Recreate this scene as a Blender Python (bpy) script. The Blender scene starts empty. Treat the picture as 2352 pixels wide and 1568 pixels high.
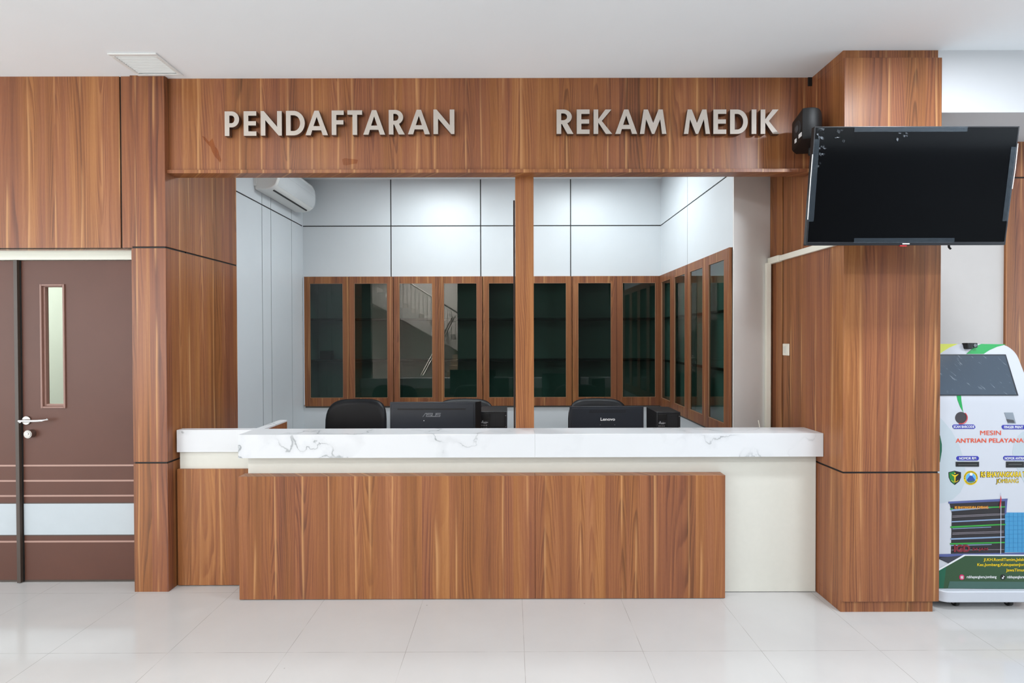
import bpy, bmesh, math, random
from mathutils import Matrix, Vector

random.seed(7)
SC = bpy.context.scene
COL = SC.collection
R = math.radians

# ------------------------------------------------------------------ camera, exposure, world, lights
F_PX, YAW, PITCH, ROLL, CAM_H = 1160.67, 0.00156, 0.00986, 0.00249, 1.5934
cam_data = bpy.data.cameras.new('camera')
cam_data.sensor_width = 36.0
cam_data.sensor_fit = 'HORIZONTAL'
cam_data.lens = 36.0 * F_PX / 2352.0
cam_data.clip_start = 0.05
cam = bpy.data.objects.new('camera', cam_data)
COL.objects.link(cam)
cam.matrix_world = (Matrix.Translation((0, 0, CAM_H)) @ Matrix.Rotation(-YAW, 4, 'Z')
                    @ Matrix.Rotation(math.pi / 2 - PITCH, 4, 'X') @ Matrix.Rotation(-ROLL, 4, 'Z'))
SC.camera = cam
SC.view_settings.view_transform = 'Standard'
SC.view_settings.look = 'None'
SC.view_settings.gamma = 1.0
SC.view_settings.use_curve_mapping = False
SC.view_settings.exposure = 0.27

world = bpy.data.worlds.new('world')
SC.world = world
world.use_nodes = True
world.node_tree.nodes['Background'].inputs[0].default_value = (0.80, 0.88, 1.0, 1)
world.node_tree.nodes['Background'].inputs[1].default_value = 0.35


def area(name, loc, rot, sx, sy, power, color=(1, 1, 1)):
    l = bpy.data.lights.new(name, 'AREA')
    l.shape = 'RECTANGLE'
    l.size, l.size_y, l.energy, l.color = sx, sy, power, color
    o = bpy.data.objects.new(name, l)
    o.location, o.rotation_euler = loc, rot
    COL.objects.link(o)
    return o


# hall: ceiling panels above and behind the camera, a window at the right end, added fill lights at the left
for _x, _p in ((-3.4, 20), (-1.1, 26), (1.3, 26), (3.3, 20)):
    area('hall_ceiling_panel', (_x, -0.15, 3.19), (0, 0, 0), 1.2, 0.5, _p, (0.965, 0.985, 1.0))
for _x in (-2.6, 0.0, 2.6):
    area('hall_ceiling_panel', (_x, -2.2, 3.19), (0, 0, 0), 1.2, 0.5, 22, (0.965, 0.985, 1.0))
area('hall_ceiling_panel', (4.6, 0.6, 3.19), (0, 0, 0), 1.2, 0.5, 26, (0.90, 0.95, 1.0))  # unseen extra panel, added to brighten the right side of the hall
area('front_fill_left', (-7.2, -3.2, 1.65), (R(90), 0, 0), 2.8, 2.3, 150, (0.95, 0.98, 1.0))  # unseen fill light added for frontal daylight; the wall there has no window
area('daylight_end_right', (8.8, 0.0, 1.5), (R(90), 0, R(90)), 5.6, 2.6, 150, (0.74, 0.88, 1.0))
area('end_fill_left', (-8.8, -0.2, 1.5), (R(90), 0, R(-90)), 5.6, 2.6, 110, (0.93, 0.98, 1.0))  # unseen fill light added at the left end, mainly to lift the ceiling
area('hall_downlight', (2.30, 1.95, 3.20), (0, 0, 0), 0.30, 0.30, 34, (0.88, 0.94, 1.0))
area('hall_downlight', (-1.9, 1.65, 3.20), (0, 0, 0), 0.6, 0.16, 9, (1.0, 0.96, 0.92))
# office behind the counter: cool white ceiling lamps
area('office_lamp', (-0.75, 4.35, 3.19), (0, 0, 0), 0.6, 0.4, 22, (0.90, 0.97, 1.0))
area('office_lamp', (0.80, 4.40, 3.19), (0, 0, 0), 0.6, 0.4, 17, (0.90, 0.97, 1.0))
# corridor behind the door with the glass slit
area('corridor_lamp', (-3.2, 4.3, 2.9), (0, 0, 0), 0.8, 0.8, 60, (0.95, 1.0, 0.95))

# ------------------------------------------------------------------ helpers


def at(px, py, y):
    """point on the plane at distance y that the photograph shows at pixel (px, py) -> (x, z)"""
    dx, dy = px - 1176.0, py - 784.0
    u = dx * math.cos(ROLL) - dy * math.sin(ROLL)
    w = dx * math.sin(ROLL) + dy * math.cos(ROLL)
    a, b, c = u / F_PX, 1.0, -w / F_PX
    b, c = b * math.cos(PITCH) + c * math.sin(PITCH), -b * math.sin(PITCH) + c * math.cos(PITCH)
    a, b = a * math.cos(YAW) + b * math.sin(YAW), -a * math.sin(YAW) + b * math.cos(YAW)
    k = y / b
    return a * k, CAM_H + c * k


def ax(px, y, py=772):
    return at(px, py, y)[0]


def az(py, y, px=1176):
    return at(px, py, y)[1]


class MB:
    def __init__(self):
        self.v, self.f, self.m = [], [], []
        self.mi = 0
        self.M = None

    def add(self, verts, faces, mi=None):
        n = len(self.v)
        for p in verts:
            p = Vector(p)
            self.v.append(self.M @ p if self.M else p)
        for f in faces:
            self.f.append([n + i for i in f])
            self.m.append(self.mi if mi is None else mi)
        return self

    def box(self, x0, x1, y0, y1, z0, z1, mi=None):
        v = [(x, y, z) for z in (z0, z1) for y in (y0, y1) for x in (x0, x1)]
        return self.add(v, [(0, 2, 3, 1), (4, 5, 7, 6), (0, 1, 5, 4), (2, 6, 7, 3), (0, 4, 6, 2), (1, 3, 7, 5)], mi)

    def prism(self, poly, axis, a, b, mi=None):
        """poly of 2D points extruded along axis: 'y' -> (x,z); 'x' -> (y,z); 'z' -> (x,y)"""
        def mk(p, t):
            return {'y': (p[0], t, p[1]), 'x': (t, p[0], p[1]), 'z': (p[0], p[1], t)}[axis]
        n = len(poly)
        v = [mk(p, a) for p in poly] + [mk(p, b) for p in poly]
        f = [list(range(n)), list(range(2 * n - 1, n - 1, -1))]
        f += [(i, i + n, (i + 1) % n + n, (i + 1) % n) for i in range(n)]
        return self.add(v, f, mi)

    def cyl(self, p0, p1, r0, r1=None, seg=20, mi=None, cap=True):
        p0, p1 = Vector(p0), Vector(p1)
        r1 = r0 if r1 is None else r1
        d = (p1 - p0).normalized()
        e = d.orthogonal().normalized()
        g = d.cross(e)
        v = []
        for p, r in ((p0, r0), (p1, r1)):
            for i in range(seg):
                t = 2 * math.pi * i / seg
                v.append(p + e * (r * math.cos(t)) + g * (r * math.sin(t)))
        f = [(i, (i + 1) % seg, (i + 1) % seg + seg, i + seg) for i in range(seg)]
        if cap:
            f += [list(range(seg - 1, -1, -1)), list(range(seg, 2 * seg))]
        return self.add(v, f, mi)

    def tube(self, pts, r, seg=10, mi=None):
        pts = [Vector(p) for p in pts]
        rs = r if isinstance(r, (list, tuple)) else [r] * len(pts)
        v, f = [], []
        e = None
        for i, p in enumerate(pts):
            d = (pts[min(i + 1, len(pts) - 1)] - pts[max(i - 1, 0)]).normalized()
            e = d.orthogonal().normalized() if e is None else (e - d * e.dot(d)).normalized()
            g = d.cross(e)
            for k in range(seg):
                t = 2 * math.pi * k / seg
                v.append(p + e * (rs[i] * math.cos(t)) + g * (rs[i] * math.sin(t)))
        for i in range(len(pts) - 1):
            for k in range(seg):
                a, b = i * seg + k, i * seg + (k + 1) % seg
                f.append((a, b, b + seg, a + seg))
        f += [list(range(seg - 1, -1, -1)), list(range(len(v) - seg, len(v)))]
        return self.add(v, f, mi)

    def loft(self, rows, mi=None, closed=True, caps=True):
        n = len(rows[0])
        v = [p for r in rows for p in r]
        f = []
        for i in range(len(rows) - 1):
            for k in range(n if closed else n - 1):
                a, b = i * n + k, i * n + (k + 1) % n
                f.append((a, b, b + n, a + n))
        if caps:
            f += [list(range(n - 1, -1, -1)), list(range(len(v) - n, len(v)))]
        return self.add(v, f, mi)

    def ring(self, x0, x1, z0, z1, l, r, b, t, y0, y1, mi=None):
        """rectangular frame in the xz plane with border widths l r b t"""
        self.box(x0, x0 + l, y0, y1, z0, z1, mi)
        self.box(x1 - r, x1, y0, y1, z0, z1, mi)
        self.box(x0 + l, x1 - r, y0, y1, z0, z0 + b, mi)
        return self.box(x0 + l, x1 - r, y0, y1, z1 - t, z1, mi)

    def build(self, name, mats, parent=None, bevel=0.0, smooth=False, seg=2, sub=0):
        me = bpy.data.meshes.new(name)
        off = base_of(parent)
        me.from_pydata([tuple(Vector(p) - off) for p in self.v], [], self.f)
        mats = mats if isinstance(mats, (list, tuple)) else [mats]
        for m in mats:
            me.materials.append(m)
        for p, i in zip(me.polygons, self.m):
            p.material_index = i
        bm = bmesh.new()
        bm.from_mesh(me)
        bmesh.ops.recalc_face_normals(bm, faces=bm.faces)
        bm.to_mesh(me)
        bm.free()
        o = bpy.data.objects.new(name, me)
        COL.objects.link(o)
        if parent is not None:
            o.parent = parent
        if bevel:
            b = o.modifiers.new('bevel', 'BEVEL')
            b.width, b.segments, b.limit_method, b.angle_limit = bevel, seg, 'ANGLE', R(40)
            b.harden_normals = False
        if sub:
            s = o.modifiers.new('sub', 'SUBSURF')
            s.levels = s.render_levels = sub
        if smooth:
            for p in me.polygons:
                p.use_smooth = True
            if smooth != 'all':
                me.set_sharp_from_angle(angle=R(38))
        return o


def base_of(o):
    v = Vector((0, 0, 0))
    while o is not None:
        v += o.location
        o = o.parent
    return v


def tag(o, label, cat, group=None, kind=None):
    o['label'], o['category'] = label, cat
    if group:
        o['group'] = group
    if kind:
        o['kind'] = kind
    return o


def thing(name, loc, label, cat, group=None, kind=None):
    o = bpy.data.objects.new(name, None)
    o.empty_display_size = 0.1
    o.location = loc
    COL.objects.link(o)
    return tag(o, label, cat, group, kind)


def copy_tree(o, parent=None):
    c = o.copy()
    COL.objects.link(c)
    if parent is not None:
        c.parent = parent
    for ch in list(o.children):
        copy_tree(ch, c)
    return c


# ------------------------------------------------------------------ node materials
def lin(r, g, b):
    def c(x):
        x /= 255.0
        return x / 12.92 if x <= 0.04045 else ((x + 0.055) / 1.055) ** 2.4
    return (c(r), c(g), c(b), 1.0)


class NT:
    def __init__(self, name):
        self.mat = bpy.data.materials.new(name)
        self.mat.use_nodes = True
        self.t = self.mat.node_tree
        self.t.nodes.clear()
        self.out = self.t.nodes.new('ShaderNodeOutputMaterial')

    def n(self, kind, **kw):
        nd = self.t.nodes.new(kind)
        for k, v in kw.items():
            setattr(nd, k, v)
        return nd

    def set(self, sock, v):
        if isinstance(v, bpy.types.NodeSocket):
            self.t.links.new(v, sock)
        else:
            sock.default_value = v

    def math(self, op, a, b=None, c=None, clamp=False):
        nd = self.n('ShaderNodeMath', operation=op, use_clamp=clamp)
        for i, v in enumerate((a, b, c)):
            if v is not None:
                self.set(nd.inputs[i], v)
        return nd.outputs[0]

    def comb(self, x, y, z):
        nd = self.n('ShaderNodeCombineXYZ')
        for i, v in enumerate((x, y, z)):
            self.set(nd.inputs[i], v)
        return nd.outputs[0]

    def noise(self, vec, scale=1.0, detail=2.0, rough=0.5, dist=0.0):
        nd = self.n('ShaderNodeTexNoise')
        self.set(nd.inputs['Vector'], vec)
        nd.inputs['Scale'].default_value = scale
        nd.inputs['Detail'].default_value = detail
        nd.inputs['Roughness'].default_value = rough
        nd.inputs['Distortion'].default_value = dist
        return nd.outputs['Fac']

    def ramp(self, fac, stops, interp='LINEAR'):
        nd = self.n('ShaderNodeValToRGB')
        cr = nd.color_ramp
        cr.interpolation = interp
        while len(cr.elements) < len(stops):
            cr.elements.new(0.5)
        for e, (p, c) in zip(cr.elements, stops):
            e.position = p
            e.color = c if len(c) == 4 else (*c, 1)
        self.set(nd.inputs[0], fac)
        return nd.outputs[0]

    def mix(self, fac, a, b, blend='MIX'):
        nd = self.n('ShaderNodeMix', data_type='RGBA', blend_type=blend)
        self.set(nd.inputs[0], fac)
        self.set(nd.inputs[6], a)
        self.set(nd.inputs[7], b)
        return nd.outputs[2]

    def smooth(self, x, a, b):
        nd = self.n('ShaderNodeMapRange', interpolation_type='SMOOTHSTEP')
        self.set(nd.inputs[0], x)
        nd.inputs[1].default_value, nd.inputs[2].default_value = a, b
        return nd.outputs[0]

    def pos(self):
        g = self.n('ShaderNodeNewGeometry')
        s = self.n('ShaderNodeSeparateXYZ')
        self.t.links.new(g.outputs['Position'], s.inputs[0])
        return s.outputs[0], s.outputs[1], s.outputs[2], g.outputs['Position']

    def bsdf(self, color, rough=0.5, metal=0.0, spec=0.5, bump=None, strength=0.1, dist=0.01, **kw):
        b = self.n('ShaderNodeBsdfPrincipled')
        self.set(b.inputs['Base Color'], color)
        self.set(b.inputs['Roughness'], rough)
        self.set(b.inputs['Metallic'], metal)
        self.set(b.inputs['Specular IOR Level'], spec)
        for k, v in kw.items():
            self.set(b.inputs[k.replace('_', ' ')], v)
        if bump is not None:
            bn = self.n('ShaderNodeBump')
            bn.inputs['Strength'].default_value, bn.inputs['Distance'].default_value = strength, dist
            self.set(bn.inputs['Height'], bump)
            self.t.links.new(bn.outputs[0], b.inputs['Normal'])
        self.t.links.new(b.outputs[0], self.out.inputs[0])
        return self.mat


def plain(name, rgb, rough=0.5, metal=0.0, spec=0.5, var=0.0, vscale=6.0, **kw):
    t = NT(name)
    c = lin(*rgb)
    if var:
        x, y, z, p = t.pos()
        n = t.noise(p, vscale, 4, 0.6)
        d = tuple(ch * (1 - var) for ch in c[:3]) + (1,)
        e = tuple(min(1, ch * (1 + var)) for ch in c[:3]) + (1,)
        c = t.ramp(n, [(0.3, d), (0.7, e)])
    return t.bsdf(c, rough, metal, spec, **kw)


def wood(name, gain=1.0, seed=0.0, rough=0.36):
    t = NT(name)
    M = t.math
    x, y, z, p = t.pos()
    u = M('ADD', M('ADD', x, M('MULTIPLY', y, 0.97)), 20.0 + seed)
    # veneer leaves of uneven width
    wob = t.noise(t.comb(M('MULTIPLY', u, 3.1), 0.0, 0.0), 1.0, 1.0)
    uw = M('DIVIDE', M('ADD', u, M('MULTIPLY', wob, 0.2)), 0.135)
    leaf = M('FLOOR', uw)

    def rand(k):
        wn = t.n('ShaderNodeTexWhiteNoise', noise_dimensions='1D')
        t.set(wn.inputs['W'], M('ADD', leaf, k))
        return wn.outputs['Value']
    r1, r2, r3, r4 = rand(0.0), rand(0.31), rand(0.57), rand(0.83)
    fr = M('FRACT', uw)
    ro = M('MULTIPLY', r1, 37.0)
    wig = t.noise(t.comb(M('MULTIPLY', u, 16.0), M('MULTIPLY', z, 1.5), ro), 1.0, 2.0, 0.5)
    slow = t.noise(t.comb(M('MULTIPLY', u, 4.0), M('MULTIPLY', z, 0.9), ro), 1.0, 1.0)
    # straight grained leaves: rings follow the height, drifting sideways
    bend = t.noise(t.comb(M('MULTIPLY', u, 5.0), M('MULTIPLY', z, 0.55), ro), 1.0, 1.0, 0.4)
    f1 = M('ADD', M('ADD', M('MULTIPLY', bend, 12.0), M('MULTIPLY', u, 44.0)), M('MULTIPLY', wig, 1.5))
    # cathedral leaves: nested arches
    xc = M('SUBTRACT', fr, M('MULTIPLY_ADD', r3, 0.6, 0.2))
    arch = M('MULTIPLY', M('MULTIPLY', xc, xc), 19.0)
    sgn = M('SUBTRACT', M('MULTIPLY', M('GREATER_THAN', r4, 0.5), 2.0), 1.0)
    f2 = M('ADD', M('ADD', arch, M('MULTIPLY', M('MULTIPLY', z, sgn), 3.4)), M('ADD', M('MULTIPLY', wig, 2.2), M('MULTIPLY', slow, 5.0)))
    pick = M('GREATER_THAN', r2, 0.58)
    field = M('ADD', M('MULTIPLY', f2, pick), M('MULTIPLY', f1, M('SUBTRACT', 1.0, pick)))
    saw = M('FRACT', field)
    ring = M('MULTIPLY', t.smooth(saw, 0.25, 0.88), M('SUBTRACT', 1.0, t.smooth(saw, 0.88, 1.0)))
    mask = t.smooth(t.noise(t.comb(M('MULTIPLY', u, 11.0), M('MULTIPLY', z, 0.8), M('ADD', ro, 5.0)), 1.0, 2.0), 0.40, 0.68)
    ring = M('MULTIPLY', ring, M('MULTIPLY_ADD', mask, 0.86, 0.14))
    broad = t.noise(t.comb(M('MULTIPLY', u, 15.0), M('MULTIPLY', z, 0.4), ro), 1.0, 2.0, 0.5)
    fine = t.noise(t.comb(M('MULTIPLY', u, 240.0), M('MULTIPLY', z, 3.0), ro), 1.0, 2.0, 0.6)
    med = t.noise(t.comb(M('ADD', M('MULTIPLY', u, 90.0), M('MULTIPLY', wig, 4.0)), M('MULTIPLY', z, 0.6), ro), 1.0, 2.0, 0.6)
    pores = t.noise(t.comb(M('MULTIPLY', u, 420.0), M('MULTIPLY', z, 36.0), 0.0), 1.0, 1.0, 0.5)
    tone = M('ADD', M('MULTIPLY', M('SUBTRACT', broad, 0.5), 0.85), M('MULTIPLY', M('SUBTRACT', r1, 0.5), 0.26))
    tone = M('ADD', tone, M('MULTIPLY', M('SUBTRACT', fine, 0.5), 0.25))
    tone = M('ADD', tone, M('MULTIPLY', M('SUBTRACT', med, 0.5), 0.70))
    tone = M('ADD', tone, M('MULTIPLY', M('SUBTRACT', pores, 0.5), 0.16))
    tone = M('SUBTRACT', M('ADD', tone, 0.62), M('MULTIPLY', ring, 0.40), clamp=True)

    def g(c):
        return tuple(min(1.0, v * gain) for v in lin(*c)[:3]) + (1,)
    col = t.ramp(tone, [(0.0, g((84, 48, 32))), (0.30, g((130, 78, 50))), (0.62, g((166, 104, 63))), (1.0, g((204, 141, 87)))])
    # hue drifts between reddish and golden leaves
    hue = t.noise(t.comb(M('MULTIPLY', u, 8.0), M('MULTIPLY', z, 0.25), M('ADD', ro, 9.0)), 1.0, 1.0)
    col = t.mix(t.smooth(hue, 0.35, 0.65), t.mix(0.30, col, g((154, 98, 80))), t.mix(0.22, col, g((168, 116, 64))))
    # thin sapwood streaks near some leaf edges, fading in and out along the board
    jit = M('MULTIPLY', M('SUBTRACT', t.noise(t.comb(leaf, M('MULTIPLY', z, 0.9), 3.0), 1.0, 1.0), 0.5), 0.26)
    d = M('SUBTRACT', M('ADD', fr, jit), M('MULTIPLY_ADD', r3, 0.6, 0.2))
    d = M('MAXIMUM', M('MULTIPLY', d, -2.2), d)
    wid = t.noise(t.comb(leaf, M('MULTIPLY', z, 1.2), 8.0), 1.0, 1.0)
    st = M('SUBTRACT', 1.0, M('DIVIDE', d, M('MULTIPLY_ADD', wid, 0.20, 0.01)), clamp=True)
    st = M('MULTIPLY', M('MULTIPLY', M('MULTIPLY', st, st), t.smooth(wid, 0.40, 0.58)), 0.85)
    col = t.mix(st, col, g((222, 166, 110)))
    return t.bsdf(col, rough, 0, 0.36, bump=fine, strength=0.04, dist=0.002)


def marble(name):
    t = NT(name)
    x, y, z, p = t.pos()
    w = t.comb(x, t.math('MULTIPLY', y, 1.0), t.math('MULTIPLY', z, 1.0))
    d = t.n('ShaderNodeTexNoise')
    t.set(d.inputs['Vector'], w)
    d.inputs['Scale'].default_value = 5.0
    d.inputs['Detail'].default_value = 5.0
    add = t.n('ShaderNodeVectorMath', operation='MULTIPLY_ADD')
    t.t.links.new(d.outputs['Color'], add.inputs[0])
    add.inputs[1].default_value = (0.35, 0.35, 0.35)
    t.t.links.new(w, add.inputs[2])
    v1 = t.noise(add.outputs[0], 2.1, 2.0, 0.5)
    a = t.math('ABSOLUTE', t.math('SUBTRACT', v1, 0.5))
    vein = t.math('SUBTRACT', 1.0, t.smooth(a, 0.0, 0.009))
    halo = t.math('SUBTRACT', 1.0, t.smooth(a, 0.0, 0.055))
    mask = t.smooth(t.noise(w, 1.7, 2.0), 0.34, 0.52)
    m2 = t.smooth(t.noise(w, 6.0, 2.0), 0.38, 0.62)
    vein = t.math('MULTIPLY', t.math('MULTIPLY', vein, mask), m2)
    halo = t.math('MULTIPLY', t.math('MULTIPLY', halo, mask), 0.10)
    f = t.math('ADD', t.math('MULTIPLY', vein, 0.62), halo, clamp=True)
    col = t.mix(f, lin(221, 223, 226), lin(104, 112, 116))
    return t.bsdf(col, 0.22, 0, 0.5)


def floor_mat():
    t = NT('polished white floor tile')
    x, y, z, p = t.pos()
    gx = t.math('FRACT', t.math('DIVIDE', t.math('ADD', x, 6.0 - 0.062), 0.6))
    gy = t.math('FRACT', t.math('DIVIDE', t.math('ADD', y, 6.0 - 2.54), 0.6))
    ex = t.math('MINIMUM', gx, t.math('SUBTRACT', 1.0, gx))
    ey = t.math('MINIMUM', gy, t.math('SUBTRACT', 1.0, gy))
    line = t.math('SUBTRACT', 1.0, t.smooth(t.math('MINIMUM', ex, ey), 0.0012, 0.0034))
    broken = t.smooth(t.noise(p, 7.0, 3.0), 0.30, 0.62)
    line = t.math('MULTIPLY', line, t.math('MULTIPLY_ADD', broken, 0.75, 0.15))
    cl = t.noise(p, 2.5, 4.0, 0.6)
    base = t.ramp(cl, [(0.3, lin(193, 192, 191)), (0.7, lin(198, 197, 196))])
    sp = t.n('ShaderNodeTexVoronoi')
    t.set(sp.inputs['Vector'], p)
    sp.inputs['Scale'].default_value = 3.1
    dot = t.math('SUBTRACT', 1.0, t.smooth(sp.outputs['Distance'], 0.010, 0.018))
    col = t.mix(t.math('MULTIPLY', line, 0.6), base, lin(120, 114, 106))
    col = t.mix(t.math('MULTIPLY', dot, 0.45), col, lin(110, 104, 98))
    return t.bsdf(col, t.math('MULTIPLY_ADD', cl, 0.05, 0.07), 0, 0.5)


def glass(name, tint, rough=0.0, spec=1.0):
    t = NT(name)
    tr = t.n('ShaderNodeBsdfTransparent')
    tr.inputs[0].default_value = (*tint, 1)
    gl = t.n('ShaderNodeBsdfGlossy')
    gl.inputs['Roughness'].default_value = rough
    gl.inputs['Color'].default_value = (1, 1, 1, 1)
    fr = t.n('ShaderNodeFresnel')
    fr.inputs[0].default_value = 1.52
    mx = t.n('ShaderNodeMixShader')
    ge = t.n('ShaderNodeNewGeometry')
    front = t.math('SUBTRACT', 1.0, ge.outputs['Backfacing'])
    t.set(mx.inputs[0], t.math('MULTIPLY', t.math('MULTIPLY', fr.outputs[0], spec, clamp=True), front))
    t.t.links.new(tr.outputs[0], mx.inputs[1])
    t.t.links.new(gl.outputs[0], mx.inputs[2])
    t.t.links.new(mx.outputs[0], t.out.inputs[0])
    return t.mat


def film(name, rgb, alpha, even=False):
    t = NT(name)
    x, y, z, p = t.pos()
    n = t.noise(p, 22.0, 3.0, 0.55, 1.6)
    m = t.bsdf(lin(*rgb), 0.18, 0, 0.8, bump=n, strength=0.35, dist=0.01)
    b = [k for k in t.t.nodes if k.type == 'BSDF_PRINCIPLED'][0]
    t.set(b.inputs['Alpha'], alpha if even else t.math('MULTIPLY', t.smooth(n, 0.35, 0.75), alpha * 2, clamp=True))
    return m


W = wood('walnut laminate', 0.81)
W2 = wood('walnut laminate cabinet', 0.62, 3.3, 0.42)
MARBLE = marble('white marble slab')
FLOOR = floor_mat()
CEIL = plain('ceiling paint', (242, 246, 249), 0.85, var=0.012, vscale=1.5)
WHITEP = plain('white laminate panel', (207, 213, 217), 0.38, var=0.01)
GREYP = plain('grey wall paint', (230, 230, 228), 0.7, var=0.015)
PALEW = plain('pale wall paint', (216, 212, 208), 0.7, var=0.015)
BEAMW = plain('white beam paint', (208, 210, 213), 0.75)
CREAM = plain('cream laminate', (219, 218, 209), 0.45, var=0.012, vscale=30)
BLACKG = plain('black groove', (14, 13, 13), 0.6)
DOORB = plain('brown door laminate', (94, 61, 50), 0.42, spec=0.3, var=0.07, vscale=2.2)
DOORP = plain('pinkish brown strip', (176, 142, 130), 0.45)
DOORF = plain('door window frame brown', (140, 104, 92), 0.4)
BAND = plain('pale door band', (188, 197, 203), 0.3, var=0.02)
RUBBER = plain('dark seal strip', (70, 58, 50), 0.45)
RAIL = plain('cream rail', (232, 234, 222), 0.4)
STEEL = plain('satin steel', (172, 169, 164), 0.28, 1.0)
CHROME = plain('chrome', (225, 225, 225), 0.12, 1.0)
LETTERF = plain('brushed letter face', (196, 187, 178), 0.5, 0.15, var=0.03, vscale=14)
LETTERS = plain('letter side metal', (120, 104, 94), 0.3, 0.8)
LEATH = plain('black leather', (13, 15, 20), 0.45, spec=0.32, var=0.05, vscale=40)
BLKP = plain('black plastic', (20, 21, 24), 0.45)
BLKM = plain('black satin plastic', (36, 40, 48), 0.34)
BLKD = plain('deep black plastic', (9, 9, 10), 0.5)
GREYT = plain('grey print', (118, 120, 124), 0.5)
WHT = plain('white print', (240, 240, 240), 0.5)
SCREEN = plain('screen glass', (7, 8, 10), 0.09, 0, 0.35)
ACW = plain('air conditioner white', (232, 234, 232), 0.4)
KIOSKW = plain('white kiosk shell', (196, 200, 209), 0.28)
FILM = film('clear film', (222, 228, 234), 0.22, True)
FILM2 = film('thin screen film', (120, 135, 148), 0.075, True)
TGLASS = glass('green tinted glass', (0.53, 0.66, 0.625), 0.0, 1.25)
SLITG = glass('slit glass', (0.86, 0.93, 0.89), 0.0, 1.0)
INNERC = plain('cabinet interior', (150, 155, 152), 0.6)
SHELFD = plain('dark shelf', (14, 15, 15), 0.5)
IVORY = plain('ivory plastic', (238, 234, 220), 0.35)

# ------------------------------------------------------------------ key planes (metres)
ZC = 3.218
XL0, XL1 = -2.363, -2.150
XR0, XR1 = 1.896, 2.450
YCL, YCR = 3.154, 2.880
YH = 3.193
YB = 5.233
XRW = 1.548
ZK, ZKB = 2.214, 0.890
ZW = 2.737
G = 0.0055


def struct(o, label, cat):
    return tag(o, label, cat, None, 'structure')


# ------------------------------------------------------------------ shell
m = MB().box(-9.2, 9.2, -3.4, 5.6, -0.1, 0.0)
struct(m.build('floor', FLOOR), 'polished white tiled floor with thin dark joints', 'floor')
m = MB().box(-9.2, 9.2, -3.4, 5.6, ZC, ZC + 0.1)
struct(m.build('ceiling', CEIL), 'smooth white ceiling over the hall and office', 'ceiling')
struct(MB().box(-9.3, -9.2, -3.4, 5.6, 0, ZC).build('wall_far_left', PALEW), 'pale end wall of the hall beyond the left edge', 'wall')
struct(MB().box(9.2, 9.3, -3.4, 5.6, 0, ZC).build('wall_far_right', PALEW), 'pale end wall of the hall beyond the right edge', 'wall')

# wall above the doors: walnut panels with one vertical groove
XG = ax(277.5, 3.166, 400)
m = MB()
m.box(-9.2, XG - G, 3.166, 3.2, 2.154, ZC, 0)
m.box(XG + G, XL0, 3.166, 3.2, 2.154, ZC, 0)
m.box(-9.2, XL0, 3.176, 3.30, 2.154, ZC, 0)
m.box(XG - G, XG + G, 3.172, 3.177, 2.154, ZC, 1)
struct(m.build('wall_left', [W, BLACKG]), 'walnut panelled wall above the brown doors with a black vertical groove', 'wall')
m = MB().box(-9.2, XL0, 3.27, 3.33, 2.096, 2.154).box(-9.2, XL0, 3.26, 3.285, 2.144, 2.154)
struct(m.build('trim_1', RAIL), 'cream rail running along the top of the brown doors', 'trim')
m = MB().box(-9.2, -4.2, 3.30, 3.36, 0, 2.1)
struct(m.build('wall_left_end', PALEW), 'pale wall beyond the second door leaf', 'wall')

# corridor seen through the slit of the door
m = MB()
m.box(-4.4, -2.25, 5.0, 5.1, 0, ZC).box(-4.5, -4.4, 3.36, 5.1, 0, ZC)
struct(m.build('wall_corridor', PALEW), 'pale corridor wall seen through the narrow door glass', 'wall')

# left column
m = MB()
for a, b in ((0, 0.81 - G), (0.81 + G, 2.154 - G), (2.154 + G, ZC)):
    m.box(XL0, XL1, YCL, 3.36, a, b, 0)
m.box(XL0 + .006, XL1 - .006, YCL + .006, 3.35, 0, ZC, 1)
struct(m.build('column_left', [W, BLACKG], bevel=0.0008, seg=1), 'narrow walnut column beside the brown door with two black joints', 'column')

# office side wall, left: walnut return then white panels
YW = 3.969
yg = [4.377, 4.539, 4.963]
m = MB()
for a, b in ((0, 0.81 - G), (0.81 + G, 2.154 - G), (2.154 + G, ZC)):
    m.box(XL1 - .10, XL1, 3.36, YW, a, b, 0)
m.box(XL1 - .10, XL1 - .006, 3.362, YB, 0, ZC, 2)
ys = [YW] + yg + [YB]
for i in range(4):
    a, b = ys[i] + (0.004 if i else 0), ys[i + 1] - (0.004 if i < 3 else 0)
    m.box(XL1 - .012, XL1, a, b, 0, ZW - G, 1)
    m.box(XL1 - .012, XL1, a, b, ZW + G, ZC, 1)
struct(m.build('wall_office_left', [W, WHITEP, BLACKG]), 'side wall of the office, walnut near the counter then white grooved panels', 'wall')

# office back wall: white panels above and below the cabinets
cabx = [ax(697, YB), ax(899, YB), ax(1104.7, YB), ax(1311, YB), ax(1518, YB)]
cabx[0] = XL1 + 0.014
m = MB()
for i in range(4):
    a, b = cabx[i] + G, cabx[i + 1] - G
    if i == 0:
        a = XL1
    if i == 3:
        b = XRW
    m.box(a, b, YB, YB + .02, ZK, ZW - G, 0)
    m.box(a, b, YB, YB + .02, ZW + G, ZC, 0)
m.box(XL1, XRW, YB, YB + .02, 0, ZKB, 0)
m.box(XL1, XRW, YB + .007, YB + .05, ZK, ZC, 1)
m.box(XL1, XRW + .4, YB + .34, YB + .36, 0, ZC, 0)
m.box(cabx[4], XRW, YB - .018, YB + .02, ZKB - .02, ZK, 0)
struct(m.build('wall_office_back', [WHITEP, BLACKG]), 'white panelled back wall of the office above and below the cabinets', 'wall')

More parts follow.
